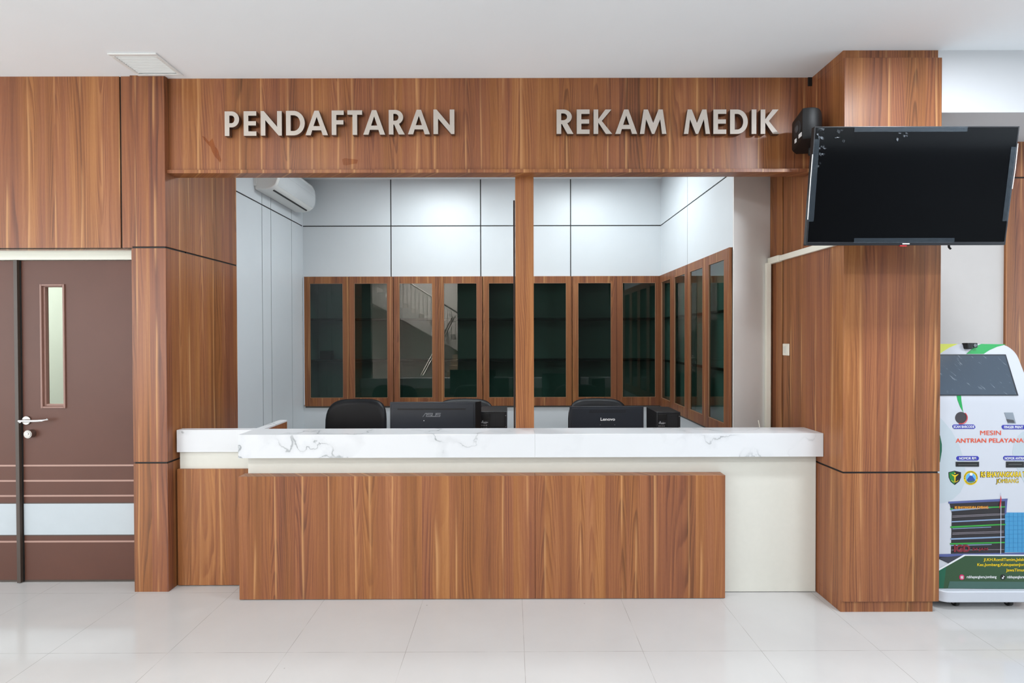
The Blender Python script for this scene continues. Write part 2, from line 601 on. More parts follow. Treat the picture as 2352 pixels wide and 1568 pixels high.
# office right wall
YE = 3.52
m = MB()
yv = 4.44
for a, b in ((YE + .012, yv - .003), (yv + .003, YB)):
    m.box(XRW, XRW + .02, a, b, ZK, ZW - G, 0)
    m.box(XRW, XRW + .02, a, b, ZW + G, ZC, 0)
m.box(XRW + .007, XRW + .05, YE + .05, YB, ZK, ZC, 1)
m.box(XRW, XRW + .02, YE + .012, YB, 0, ZKB, 0)
m.box(XRW + .075, XRW + .09, YE + .10, YB + .36, 0, ZC, 0)
struct(m.build('wall_office_right', [WHITEP, BLACKG]), 'white panelled side wall of the office above the row of four glazed doors', 'wall')
YG = 3.70
m = MB().prism([(XRW + .0008, YE - .002), (XR0, YG), (XR0, YG + .05), (XRW + .025, YE + .03), (XRW + .0008, YE + .0115)], 'z', 0, ZC)
struct(m.build('wall_end_grey', GREYP), 'grey painted wall end between the glazed doors and the walnut column', 'wall')
m = MB().box(XR0, XR0 + .06, 3.538, YG + .05, 0, ZC, 0).box(XR0 + .008, XR0 + .06, YE, 3.538, 0, ZC, 1)
struct(m.build('trim_2', [W, BLACKG]), 'narrow walnut strip between the grey wall end and the wide column', 'trim')

# right column
YP = 2.897
m = MB()
for a, b in ((0.068, 0.81 - G), (0.81 + G, 3.17)):
    m.box(XR0, XR1, YCR, YE, a, b, 0)
m.box(XR0, XR1 - .012, YCR + .012, YE, 3.17, ZC, 0)
m.box(XR0 + .03, XR1 - .03, YCR + .03, YE - .04, 0.0, ZC, 1)
m.box(XR0 + .006, XR1 - .006, YCR + .006, YE - .01, 0.79, .83, 1)
m.box(XR0 - .0, XR1 - .022, YP, YE - .02, 0, 0.068, 0)
struct(m.build('column_right', [W, BLACKG], bevel=0.0008, seg=1), 'wide walnut column behind the television with a black joint and a plinth', 'column')

# header over the opening with projecting lip, and the middle post
m = MB()
m.box(XL1, XR0, YH, 3.267, 2.641, ZC, 0)
m.box(XL1, XR0, YH - .020, 3.267, 2.619, 2.641, 0)
m.box(XR0 - .026, XR0, YH - .004, YH + .002, ZC - .055, ZC, 1)
struct(m.build('beam_header', [W, BLACKG], bevel=0.001, seg=1), 'long walnut header over the counter opening carrying the metal letters', 'beam')
hb = bpy.data.objects['beam_header']
STAIN = glass('dried glue stain', (0.93, 0.85, 0.76), 0.3, 0.4)
for pts in ([(488, 318), (494, 336), (500, 343), (503, 352), (508, 367), (505, 373), (500, 366), (494, 360), (488, 350), (484, 338), (470, 322), (464, 312), (470, 314), (480, 326)],
            [(786, 366), (792, 363), (808, 365), (822, 367), (820, 375), (806, 377), (794, 380), (788, 378)]):
    q = [at(a, b, YH - .0004) for a, b in pts]
    MB().prism(q, 'y', YH - .0016, YH - .0006).build('stain', STAIN, hb)
XP0, XP1 = ax(1184, 3.262, 700), ax(1226, 3.262, 700)
m = MB().box(XP0, XP1, 3.262, 3.36, 0.74, 2.62, 0)
m.box(XP0 - .013, XP0 - .002, 3.30, 3.35, 0.74, 2.48, 1)
struct(m.build('pillar_middle', [W, plain('dark seal', (38, 20, 16), 0.5)], bevel=0.001, seg=1), 'slim walnut post dividing the counter opening', 'post')

# right: beam, walls beyond the column
m = MB().box(XR1 - .013, 9.2, 2.893, 3.36, 2.865, ZC)
struct(m.build('beam_right', BEAMW), 'white ceiling beam to the right of the walnut column', 'beam')
YRW = 3.345
XWW = ax(2305, YRW, 700)
struct(MB().box(XR1 - .02, XWW, YRW, YRW + .05, 0, 2.87).build('wall_right', plain('right wall paint', (198, 194, 191), 0.7, var=0.015)), 'pale wall behind the kiosk', 'wall')
zj = az(409.5, YRW, 2330)
m = MB().box(XWW, 9.2, YRW - .016, YRW + .05, 0, zj - G, 0).box(XWW, 9.2, YRW - .016, YRW + .05, zj + G, 2.866, 0)
m.box(XWW + .02, 9.2, YRW - .008, YRW + .04, 0, 2.86, 1)
struct(m.build('wall_right_panel', [W, BLACKG]), 'walnut panelled wall at the right behind the kiosk', 'wall')

# opposite wall of the hall (behind the camera)
m = MB()
m.box(-9.2, -3.8, -3.4, -3.25, 0, ZC, 0).box(-1.45, 9.2, -3.4, -3.25, 0, ZC, 0)
struct(m.build('wall_front', plain('dark hall panelling', (58, 56, 54), 0.5)), 'dark walnut wall across the hall seen only in reflections', 'wall')
m = MB()
m.box(-6.0, 1.0, -7.0, -6.9, 0, 4.4, 0).box(-6.1, -6.0, -7, -3.4, 0, 4.4, 0).box(1.0, 1.1, -7, -3.4, 0, 4.4, 0)
m.box(-6.1, 1.1, -7, -3.4, 4.4, 4.5, 0).box(-6.1, 1.1, -7, -3.4, -.1, 0, 0)
struct(m.build('wall_stairwell', PALEW), 'pale stairwell seen only in reflections', 'wall')
area('stairwell_lamp', (-2.6, -5.0, 4.3), (0, 0, 0), 1.5, 1.5, 480, (1, 0.98, 0.92))
st = thing('staircase', (-2.6, -6.2, 0), 'pale staircase with steel handrail seen reflected in the cabinet glass', 'staircase')
m = MB()
pts = [(-4.6, 3.2)]
nx = 11
for i in range(nx):
    x0 = -4.6 + i * 0.27
    z0 = 3.2 - i * 0.17
    pts += [(x0 + .27, z0), (x0 + .27, z0 - .17)]
pts += [(pts[-1][0], pts[-1][1] - .25), (-4.6, 2.75)]
m.prism(pts, 'y', -6.85, -5.9)
m.build('flight', PALEW, st)
m = MB()
for i in range(8):
    m.box(-2.05 + 0.03 * i, -0.9, -4.6 - .27 * (i + 1), -4.6 - .27 * i, 0, .17 * (i + 1))
m.build('lower_flight', plain('stair stone', (176, 160, 140), 0.4), st)
m = MB()
m.tube([(-4.5, -5.9, 4.1), (-1.6, -5.9, 2.28)], 0.025)
for i in range(22):
    x0 = -4.4 + i * .13
    m.tube([(x0, -5.9, 4.1 - (x0 + 4.5) * .628), (x0, -5.9, 3.2 - (x0 + 4.6) * .63)], 0.006, 6)
m.tube([(-2.65, -4.3, .45), (-1.95, -6.4, 2.25)], 0.022)
m.tube([(-2.58, -4.3, .45), (-1.88, -6.4, 2.25)], 0.022)
m.build('handrail', STEEL, st, smooth=True)


# ------------------------------------------------------------------ doors
YD = 3.288
XD0, XD1 = ax(44.5, YD, 1000), XL0 - .003
d = thing('door_2', (XD0, YD, 0), 'brown door leaf with narrow glass slit, steel lever and pale band', 'door', None, 'structure')
wx0, wx1 = ax(94, YD), ax(150.5, YD)
wz0, wz1 = az(937, YD, 120), az(652.5, YD, 120)


def door_leaf(x0, x1, parent, hole=None):
    mm = MB()
    if hole:
        a, b, c, e = hole
        mm.box(x0, a, YD, YD + .045, .012, 2.093).box(b, x1, YD, YD + .045, .012, 2.093)
        mm.box(a, b, YD, YD + .045, .012, c).box(a, b, YD, YD + .045, e, 2.093)
    else:
        mm.box(x0, x1, YD, YD + .045, .012, 2.093)
    mm.build('leaf', DOORB, parent)
    for py in (1068.5, 1103.5, 1138, 1243):
        zz = az(py, YD, 175)
        MB().box(x0 + .002, x1 - .001, YD - .0015, YD + .004, zz - .0055, zz + .0055).build('inlay_strip', DOORP, parent)
    MB().box(x0 + .001, x1 - .001, YD - .002, YD + .004, az(1227.5, YD, 175), az(1156, YD, 175)).build('kick_band', [BAND], parent, bevel=.0008, seg=1)
    for py in (1155, 1228.8):
        zz = az(py, YD, 175)
        MB().box(x0 + .001, x1 - .001, YD - .001, YD + .004, zz - .003, zz + .003).build('band_edge', RUBBER, parent)
    MB().box(x0, x1, YD - .001, YD + .046, .002, .014).build('sweep', RUBBER, parent)


door_leaf(XD0, XD1, d, (wx0 + .01, wx1 - .01, wz0 + .01, wz1 - .01))
m = MB().ring(wx0, wx1, wz0, wz1, .012, .012, .012, .012, YD - .008, YD + .02)
m.ring(wx0 + .012, wx1 - .012, wz0 + .012, wz1 - .012, .014, .004, .014, .006, YD + .004, YD + .03)
wf = m.build('window_frame', DOORF, d, bevel=.003, seg=2)
MB().box(wx0 + .022, wx1 - .014, YD + .022, YD + .026, wz0 + .02, wz1 - .016).build('pane', SLITG, wf)
hx, hz = at(62.5, 965, YD)
m = MB().cyl((hx, YD, hz), (hx, YD - .009, hz), .0285, seg=32)
h = m.build('handle', STEEL, d, bevel=.002, smooth=True)
hx0, hz0 = at(50, 967, YD - .055)
hx1, _ = at(97, 967, YD - .055)
hx2, hz2 = at(109, 963.5, YD - .03)
m = MB().tube([(hx, YD - .005, hz), (hx, YD - .05, hz)], .009, 16)
m.tube([(hx0, YD - .055, hz0), (hx, YD - .055, hz0 + .001), (hx1 - .03, YD - .055, hz0 + .002), (hx1, YD - .052, hz0 + .004), (hx2, YD - .03, hz2)], .0085, 16)
m.build('lever', CHROME, h, smooth=True)
lx, lz = at(64, 997, YD - .03)
m = MB().cyl((lx, YD, lz), (lx, YD - .032, lz), .0265, seg=32).cyl((lx, YD - .032, lz), (lx, YD - .034, lz), .021, seg=32)
lk = m.build('lock', STEEL, d, bevel=.003, smooth=True)
m = MB().cyl((lx, YD - .033, lz + .005), (lx, YD - .038, lz + .005), .009, seg=20)
m.build('keyway', CHROME, lk, bevel=.001, smooth=True)
# seal strip between the leaves
sx0, sx1 = ax(35.5, YD - .02, 1000), ax(45.5, YD - .02, 1000)
m = MB().box(sx0, sx1 - .004, YD - .022, YD + .02, .004, 2.094, 0).box(sx1 - .006, sx1 + .003, YD - .004, YD + .04, .004, 2.094, 1)
struct(m.build('trim_3', [RUBBER, BLACKG], bevel=.0015), 'dark upright seal strip between the two brown door leaves', 'trim')
d2 = thing('door_1', (sx0 - .4, YD, 0), 'brown second door leaf cut off at the left edge', 'door', None, 'structure')
door_leaf(-4.2, sx0 - .001, d2)

# ------------------------------------------------------------------ ceiling vent
v0 = (ax(211, 1), ax(380, 1))
vx0, vx1, vy0, vy1 = -2.305, -2.025, 2.905, 3.15
vt = thing('ceiling_vent', ((vx0 + vx1) / 2, (vy0 + vy1) / 2, ZC), 'white slatted air vent in the ceiling above the narrow column', 'vent')
m = MB()
m.box(vx0, vx1, vy0, vy0 + .024, ZC - .008, ZC).box(vx0, vx1, vy1 - .024, vy1, ZC - .008, ZC)
m.box(vx0, vx0 + .024, vy0 + .024, vy1 - .024, ZC - .008, ZC).box(vx1 - .024, vx1, vy0 + .024, vy1 - .024, ZC - .008, ZC)
m.build('frame', ACW, vt, bevel=.003)
MB().box(vx0 + .02, vx1 - .02, vy0 + .02, vy1 - .02, ZC - .0006, ZC - .0001).build('backing', SHELFD, vt)
for i in range(11):
    y0 = vy0 + .028 + i * (vy1 - vy0 - .056) / 11
    m = MB().prism([(y0, ZC - .0022), (y0 + .0012, ZC - .0010), (y0 + .0085, ZC - .0060), (y0 + .0073, ZC - .0072)], 'x', vx0 + .025, vx1 - .025)
    m.build('slat', ACW, vt)

# ------------------------------------------------------------------ reception counter
XSM = ax(1229, 3.057, 1200)
ct = thing('reception_counter', (0, 3.2, 0), 'long walnut and cream reception counter with a white marble top', 'counter')
for a, b in ((-1.650, XSM - .0008), (XSM + .0008, 1.294)):
    MB().box(a, b, 3.048, 3.124, .004, .751).build('front_panel', W, ct, bevel=.001, seg=1)
for a, b in ((-1.656, XSM - .0002), (XSM + .0002, 1.893)):
    MB().box(a, b, 3.057, 3.260, .860, 1.002).build('countertop', MARBLE, ct, bevel=.0012, seg=2)
MB().box(-1.632, 1.889, 3.125, 3.165, .004, .860).build('body', CREAM, ct, bevel=.0008, seg=1)
m = MB().box(-1.642, -1.602, 3.262, 3.605, 0.004, .990)
m.build('side_panel', W, ct)
m = MB().box(-1.656, -1.601, 3.2605, 3.606, .990, 1.002).box(-1.656, -1.643, 3.2605, 3.606, .86, .990)
m.build('side_cap', MARBLE, ct, bevel=.001, seg=1)
dk = thing('office_desk', (0, 3.55, 0), 'walnut work desk behind the counter carrying the monitors and computers', 'desk')
MB().box(-1.595, 1.54, 3.262, 3.93, .70, .73).build('desk_top', W, dk)
for x in (-1.56, 0.05, 1.50):
    MB().box(x, x + .03, 3.27, 3.91, 0.0, .70).build('support', W, dk)

gt = thing('counter_gate', (-1.9, 3.25, 0), 'short walnut and cream gate with marble cap between column and counter', 'gate')
MB().box(-2.138, -1.659, 3.224, 3.284, .86, 1.002).build('cap', MARBLE, gt, bevel=.0012)
MB().box(-2.128, -1.665, 3.240, 3.272, .751, .86).build('body', CREAM, gt)
MB().box(-2.138, -1.659, 3.224, 3.280, .006, .751).build('front_panel', W, gt, bevel=.001, seg=1)

# ------------------------------------------------------------------ metal letters on the header
S = 0.19


def arc(cx, cz, rx, rz, a0, a1, n=16, e=2.0):
    r = []
    for i in range(n + 1):
        t = R(a0 + (a1 - a0) * i / n)
        c, s = math.cos(t), math.sin(t)
        r.append((cx + rx * math.copysign(abs(c) ** (2 / e), c), cz + rz * math.copysign(abs(s) ** (2 / e), s)))
    return r


def glyph(ch, w):
    s = S
    if ch == 'I':
        return [[(0, 0), (0, 1), (w, 1), (w, 0)]]
    if ch == 'E':
        return [[(0, 0), (0, 1), (w, 1), (w, .82), (s, .82), (s, .595), (w * .97, .595), (w * .97, .42), (s, .42), (s, .18), (w, .18), (w, 0)]]
    if ch == 'F':
        return [[(0, 0), (0, 1), (w, 1), (w, .82), (s, .82), (s, .605), (w * .97, .605), (w * .97, .43), (s, .43), (s, 0)]]
    if ch == 'T':
        c = w / 2
        return [[(c - s / 2, 0), (c - s / 2, .82), (0, .82), (0, 1), (w, 1), (w, .82), (c + s / 2, .82), (c + s / 2, 0)]]
    if ch == 'N':
        return [[(0, 0), (0, 1), (.13, 1), (w - s, .36), (w - s, 1), (w, 1), (w, 0), (w - .13, 0), (s, .63), (s, 0)]]
    if ch == 'A':
        c = w / 2
        leg, ap, top = .215, .09, .80

        def xl(z):
            return leg + (c - leg) * z / top
        return [[(0, 0), (c - ap, 1), (c + ap, 1), (w, 0), (w - leg, 0), (w - xl(.20), .20), (xl(.20), .20), (leg, 0)],
                [(xl(.37), .37), (w - xl(.37), .37), (c, .75)]]
    if ch == 'D':
        k = w * .40
        return [[(0, 0), (0, 1)] + arc(k, .5, w - k, .5, 90, -90, 24),
                [(s, .18)] + [(s, .82)] + arc(k, .5, w - k - s, .32, 90, -90, 24)]
    if ch == 'P':
        k = w * .48
        return [[(0, 0), (0, 1)] + arc(k, .675, w - k, .325, 90, -90, 20) + [(s, .35), (s, 0)],
                [(s, .52), (s, .83)] + arc(k, .675, w - k - s, .155, 90, -90, 20)]
    if ch == 'R':
        k, b = w * .40, w * .90
        o = [(0, 0), (0, 1)] + arc(k, .70, b - k, .30, 90, -62, 20) + [(w, 0), (w - .25, 0), (s + .03, .405), (s, .405), (s, 0)]
        return [o, [(s, .56), (s, .84)] + arc(k, .70, b - k - s, .14, 90, -90, 20)]
    if ch == 'K':
        return [[(0, 0), (0, 1), (s, 1), (s, .60), (w - .28, 1), (w - .03, 1), (.40 * w + .03, .53), (w, 0), (w - .26, 0), (s, .47), (s, 0)]]
    if ch == 'M':
        return [[(0, 0), (.14 * w, 1), (.30 * w, 1), (.5 * w, .45), (.70 * w, 1), (.86 * w, 1), (w, 0), (w - .18, 0), (.765 * w, .60), (.545 * w, 0), (.455 * w, 0), (.235 * w, .60), (.18, 0)]]


def curve_mesh(loops, depth):
    cu = bpy.data.curves.new('outline', 'CURVE')
    cu.dimensions = '2D'
    cu.fill_mode = 'BOTH'
    cu.extrude = depth / 2
    for lp in loops:
        sp = cu.splines.new('POLY')
        sp.points.add(len(lp) - 1)
        for p, q in zip(sp.points, lp):
            p.co = (q[0], q[1], 0, 1)
        sp.use_cyclic_u = True
    o = bpy.data.objects.new('outline', cu)
    COL.objects.link(o)
    dg = bpy.context.evaluated_depsgraph_get()
    me = bpy.data.meshes.new_from_object(o.evaluated_get(dg))
    bpy.data.objects.remove(o)
    bpy.data.curves.remove(cu)
    return me


def letter(ch, px0, px1, pz_top, pz_bot, label, group):
    yf = 3.157
    xc = (px0 + px1) / 2
    x0, x1 = ax(px0, yf, pz_bot), ax(px1, yf, pz_bot)
    z0, z1 = az(pz_bot, yf, xc), az(pz_top, yf, xc)
    hgt = z1 - z0
    me = curve_mesh([[(a * hgt, b * hgt) for a, b in lp] for lp in glyph(ch, (x1 - x0) / hgt)], YH - yf - .006)
    me.transform(Matrix.Rotation(math.pi / 2, 4, 'X'))
    me.materials.clear()
    me.materials.append(LETTERF)
    me.materials.append(LETTERS)
    for p in me.polygons:
        p.material_index = 0 if abs(p.normal.y) > .7 else 1
        p.use_smooth = False
    root = thing('sign_letter', (x0, YH, z0), label, 'letter', group)
    o = bpy.data.objects.new('letter_body', me)
    o.location = (0, (yf + YH - .006) / 2 - YH, 0)
    COL.objects.link(o)
    o.parent = root
    m = MB()
    zz = (.5 if ch in 'NDEFKPRIM' else .29)
    xx = x0 + (S / 2 if ch not in 'ATM' else ((x1 - x0) / hgt / 2 if ch == 'T' else .25)) * hgt
    if ch == 'T':
        zz = .4
    for dz in (0, .3) if ch not in 'AM' else (0,):
        q = MB().cyl((xx, YH - .008, z0 + (zz + dz) * hgt), (xx, YH, z0 + (zz + dz) * hgt), .006, seg=10)
        q.build('stud', STEEL, root)
    return root


w1 = [('P', 142, 272, 'first letter P of PENDAFTARAN on the walnut header'), ('E', 313, 427, 'letter E after the P of PENDAFTARAN'),
      ('N', 466, 656, 'letter N between E and D of PENDAFTARAN'), ('D', 694, 863, 'letter D of PENDAFTARAN'),
      ('A', 869, 1071, 'letter A between D and F of PENDAFTARAN'), ('F', 1105, 1214, 'letter F of PENDAFTARAN'),
      ('T', 1247, 1380, 'letter T of PENDAFTARAN'), ('A', 1389, 1586, 'letter A between T and R of PENDAFTARAN'),
      ('R', 1619, 1763, 'letter R of PENDAFTARAN'), ('A', 1791, 1989, 'letter A between R and final N of PENDAFTARAN'),
      ('N', 2021, 2210, 'last letter N of PENDAFTARAN')]
for ch, a, b, lab in w1:
    mid = (a + b) / 2
    t_ = 101 - (mid - 200) / 1900 * 17
    letter(ch, 480 + a / 3.92, 480 + b / 3.92, 230 + t_ / 3.92, 230 + (t_ + 221) / 3.92, 'satin metal ' + lab, 'letters of PENDAFTARAN')
w2 = [('R', 137, 275, 'first letter R of REKAM MEDIK on the walnut header'), ('E', 302, 407, 'letter E of REKAM'),
      ('K', 440, 592, 'letter K of REKAM'), ('A', 617, 797, 'letter A of REKAM'), ('M', 819, 1036, 'last letter M of REKAM'),
      ('M', 1179, 1393, 'first letter M of MEDIK'), ('E', 1420, 1526, 'letter E of MEDIK'), ('D', 1557, 1702, 'letter D of MEDIK'),
      ('I', 1733, 1772, 'letter I of MEDIK'), ('K', 1807, 1960, 'last letter K of MEDIK beside the black speaker')]
for ch, a, b, lab in w2:
    letter(ch, 1240 + a / 3.5636, 1240 + b / 3.5636, 230 + 76 / 3.5636, 230 + 276 / 3.5636, 'satin metal ' + lab, 'letters of REKAM MEDIK')

# ------------------------------------------------------------------ glazed wall cabinets
DT = 0.020


def cabinet_proto(n_w, label, group, dep=.32):
    """double cabinet, doors on the local -y side, origin at the bottom left front corner of the wall plane"""
    root = thing('wall_cabinet', (0, 0, 0), label, 'cabinet', group)
    hh = ZK - ZKB
    w = n_w
    m = MB()
    m.box(0.004, w - .004, dep, dep + .015, 0, hh).box(0.004, .02, .0, dep, 0, hh).box(w - .02, w - .004, .0, dep, 0, hh)
    m.box(.02, w - .02, 0, dep, 0, .018).box(.02, w - .02, 0, dep, hh - .018, hh)
    m.build('carcass', INNERC, root)
    for zz in (1.334 - ZKB, 1.768 - ZKB):
        MB().box(.021, w - .021, .012, dep - .002, zz, zz + .018).build('shelf', SHELFD, root)
    for i in range(2):
        x0 = i * w / 2 + (.0035 if i == 0 else .001)
        x1 = (i + 1) * w / 2 - (.001 if i == 0 else .0035)
        m = MB().ring(x0, x1, -.012, hh, .060, .060, .088, .072, -DT, -.001)
        dd = m.build('door', W2, root, bevel=.001, seg=1)
        MB().box(x0 + .056, x1 - .056, -.013, -.008, .072, hh - .068).build('pane', TGLASS, dd)
        m = MB().ring(x0 + .058, x1 - .058, .074, hh - .070, .003, .003, .003, .003, -DT - .0006, -.012)
        m.build('pane_bead', plain('pale pane edge', (150, 112, 84), .4), dd)
    MB().box(.004, w - .004, -.004, .02, -.03, -.012).build('shadow_gap_strip', plain('shadow gap grey', (96, 94, 90), .5), root)  # grey strip: the shadow gap under the cabinet put into colour
    return root


cw = (cabx[4] - cabx[0]) / 4
labs = ['glazed walnut double cabinet in the corner by the air conditioner', 'glazed walnut double cabinet reflecting the staircase',
        'glazed walnut double cabinet partly hidden by the middle post', 'glazed walnut double cabinet on the back wall right of the post in the corner']
cb = None
for i in range(4):
    if cb is None:
        cb = cabinet_proto(cw, labs[0], 'glazed cabinets on the back wall')
        o = cb
    else:
        o = copy_tree(cb)
    o.location = (cabx[0] + cw * i, YB, ZKB)
    o['label'] = labs[i]
sw = (5.205 - 3.565) / 2
sc_ = None
for i in range(2):
    if sc_ is None:
        sc_ = cabinet_proto(sw, '', 'glazed cabinets on the side wall', .045)
        o = sc_
    else:
        o = copy_tree(sc_)
    o.rotation_euler = (0, 0, R(-90))
    o.location = (XRW, 5.205 - sw * i, ZKB)
    o['label'] = ['glazed walnut double cabinet on the side wall next to the back corner', 'glazed walnut double cabinet on the side wall next to the grey wall end'][i]
m = MB().box(XRW - DT, XRW, 3.542, 3.565, ZKB - .012, ZK)
struct(m.build('trim_4', W2), 'walnut end strip of the glazed side wall next to the grey wall', 'trim')
bx = ax(750, 5.40, 812)
tag(MB().box(bx - .06, bx + .06, 5.37, 5.45, 1.352, 1.445).build('storage_box', BLKD, bevel=.003), 'small black box on a shelf behind the first glass door', 'box')

# ------------------------------------------------------------------ air conditioner
ay0, ay1 = 4.256, 5.06
ac = thing('air_conditioner', (XL1, (ay0 + ay1) / 2, 2.83), 'white wall air conditioner still wrapped in clear film', 'air conditioner')
prof = [(0.0, 2.835), (0.0, 3.115), (.13, 3.115), (.17, 3.10), (.195, 3.05), (.202, 2.98), (.196, 2.92), (.178, 2.875), (.145, 2.848), (.09, 2.834)]
MB().prism([(XL1 + a, b) for a, b in prof], 'y', ay0, ay1).build('body', ACW, ac, bevel=.008, smooth=True)
m = MB()
m.prism([(XL1 + .125, 2.838), (XL1 + .136, 2.842), (XL1 + .140, 2.849), (XL1 + .125, 2.845)], 'y', ay0 + .06, ay1 - .05)
m.prism([(XL1 + .124, 2.8395), (XL1 + .137, 2.8445), (XL1 + .138, 2.8425), (XL1 + .125, 2.8375)], 'y', ay0 + .06, ay1 - .05)
m.build('air_outlet', BLKD, ac)
m = MB().prism([(XL1 + .205, 2.985), (XL1 + .2075, 2.985), (XL1 + .200, 3.055), (XL1 + .1975, 3.053)], 'y', ay0 + .03, ay1)
m.prism([(XL1 + .1785, 2.8745), (XL1 + .1830, 2.8735), (XL1 + .2005, 2.919), (XL1 + .2075, 2.985), (XL1 + .205, 2.985), (XL1 + .1985, 2.9205)], 'y', ay0 + .03, ay1 + .003)
m.build('film', FILM, ac, smooth=True)
MB().box(XL1, XL1 + .02, ay0 - .012, ay0 - .001, 2.86, 3.11).build('mounting_plate', ACW, ac)

# ------------------------------------------------------------------ office chairs
def superloop(cx, cy, hx, hy, n=28, e=3.6):
    return [(cx + p[0], cy + p[1]) for p in arc(0, 0, hx, hy, 0, 360 - 360 / n, n - 1, e)]


def chair_proto(label):
    root = thing('office_chair', (0, 0, 0), label, 'chair', 'black office chairs behind the counter')
    # backrest: thick padded shell, concave to the front (-y), straight sides and rounded top corners
    def bk(scale, yoff):
        r = []
        for x, z in superloop(0, 0, .270 * scale, .29 * scale, 40, 4.2):
            y = yoff + 0.10 * (z / .29) ** 2 * .35 - .055 * (x / .25) ** 2
            r.append((x, y + .27, z + .745))
        return r
    rows = [bk(.84, -.012), bk(.93, -.006), bk(.985, .008), bk(1.0, .028), bk(.99, .05), bk(.95, .066), bk(.86, .07)]
    MB().loft(rows).build('backrest', LEATH, root, smooth='all')
    def se(scale, z):
        return [(x, y - .02, z) for x, y in superloop(0, 0, .26 * scale, .25 * scale, 32, 4)]
    MB().loft([se(.9, .42), se(.97, .425), se(1, .45), se(.98, .485), se(.9, .50), se(.6, .505)]).build('seat', LEATH, root, smooth='all')
    MB().tube([(0, .12, .41), (0, .30, .42), (0, .36, .48), (0, .355, .75)], .022, 10).build('back_bracket', BLKP, root, smooth=True)
    MB().cyl((0, 0, .09), (0, 0, .30), .028).cyl((0, 0, .30), (0, 0, .42), .016).build('gas_lift', BLKP, root, smooth=True)
    for s in (-1, 1):
        MB().tube([(s * .22, .10, .44), (s * .295, .10, .46), (s * .30, .10, .64), (s * .30, -.14, .66)], .016, 10).build('armrest', BLKP, root, smooth=True)
    for k in range(5):
        a = 2 * math.pi * k / 5 + .3
        ex, ey = .29 * math.cos(a), .29 * math.sin(a)
        lg = MB().tube([(0, 0, .11), (ex * .5, ey * .5, .095), (ex, ey, .07)], [.03, .022, .016], 10).build('leg', BLKP, root, smooth=True)
        dx, dy = -math.sin(a), math.cos(a)
        MB().cyl((ex - dx * .018, ey - dy * .018, .027), (ex + dx * .018, ey + dy * .018, .027), .027, seg=18).cyl((ex, ey, .04), (ex, ey, .075), .008).build('caster', BLKD, lg, smooth=True)
    return root


ch = None
for px, lab in ((820, 'black leather office chair left of the wide monitor'), (1068, 'black leather office chair mostly hidden behind the wide monitor'),
                (1373, 'black leather office chair behind the Lenovo monitor')):
    if ch is None:
        ch = chair_proto(lab)
        o = ch
    else:
        o = copy_tree(ch)
    o['label'] = lab
    o.location = (ax(px, 4.50, 930), 4.23, 0.0)


# ------------------------------------------------------------------ text helper
def text_obj(body, name, mat, parent, x0, x1, z0, z1, yfun, bold=0.0, depth=.0008, shear=0.0, lift=.0006, keep=False, spacing=1.0):
    cu = bpy.data.curves.new('txt', 'FONT')
    cu.body = body
    cu.size = 1.0
    cu.extrude = .01
    cu.offset = bold
    cu.shear = shear
    cu.space_character = spacing
    cu.resolution_u = 4
    o = bpy.data.objects.new('txt', cu)
    COL.objects.link(o)
    dg = bpy.context.evaluated_depsgraph_get()
    me = bpy.data.meshes.new_from_object(o.evaluated_get(dg))
    bpy.data.objects.remove(o)
    bpy.data.curves.remove(cu)
    xs = [v.co.x for v in me.vertices]
    zs = [v.co.y for v in me.vertices]
    sx = (x1 - x0) / (max(xs) - min(xs))
    sz = (z1 - z0) / (max(zs) - min(zs))
    off = base_of(parent)
    xm, zm = min(xs), min(zs)
    for v in me.vertices:
        X = x0 + (v.co.x - xm) * sx
        Z = z0 + (v.co.y - zm) * sz
        front = v.co.z > 0
        Y = yfun(Z) - lift - (depth if front else 0)
        v.co = Vector((X, Y, Z)) - off
    me.materials.clear()
    me.materials.append(mat)
    for p in me.polygons:
        p.material_index = 0
    t = bpy.data.objects.new(name, me)
    COL.objects.link(t)
    t.parent = parent
    return t


# ------------------------------------------------------------------ monitors and computers on the counter's work surface
def monitor(loc, w, hgt, label, slot):
    x, y, ztop = loc
    root = thing('monitor', (x, y, .73), label, 'monitor', None)
    z0 = ztop - hgt
    m = MB().box(x - w / 2, x + w / 2, y, y + .018, z0, ztop)
    m.prism([(x - w / 2 + .012, ztop - .012), (x + w / 2 - .012, ztop - .012), (x + w / 2 - .012, z0 + .012), (x - w / 2 + .012, z0 + .012)], 'y', y - .004, y + .002)
    m.build('housing', BLKM, root, bevel=.004, smooth=True)
    MB().box(x - w / 2 + .008, x + w / 2 - .008, y + .0175, y + .0195, z0 + .02, ztop - .008).build('screen', SCREEN, root)
    MB().box(x - .02, x + .02, y - .04, y - .005, .74, z0 + .08).box(x - .03, x + .03, y - .04, y + .0, z0 + .03, z0 + .08).build('stand', BLKP, root, bevel=.003)
    MB().box(x - .12, x + .12, y - .10, y + .10, .7305, .742).build('foot', BLKP, root, bevel=.004)
    return root


ym = 3.50
a_, b_ = ax(895.5, ym, 930), ax(1092, ym, 930)
mz = az(923, ym, 1000)
mon = monitor(((a_ + b_) / 2, ym, mz), b_ - a_, .345, 'wide black monitor seen from behind with ASUS on its back', 'slit')
x0, x1 = ax(913.5, ym, 938), ax(1070, ym, 938)
MB().box(x0, x1, ym - .0055, ym - .0035, az(940.4, ym), az(937.0, ym)).build('vent_slot', BLKD, mon)
# side swell of the housing at its right
MB().prism([(b_ - .004, ym - .001), (b_ + .036, ym + .05), (b_ + .036, ym + .07), (b_ - .004, ym + .018)], 'z', mz - .345, mz - .002).build('side_cover', BLKP, mon)
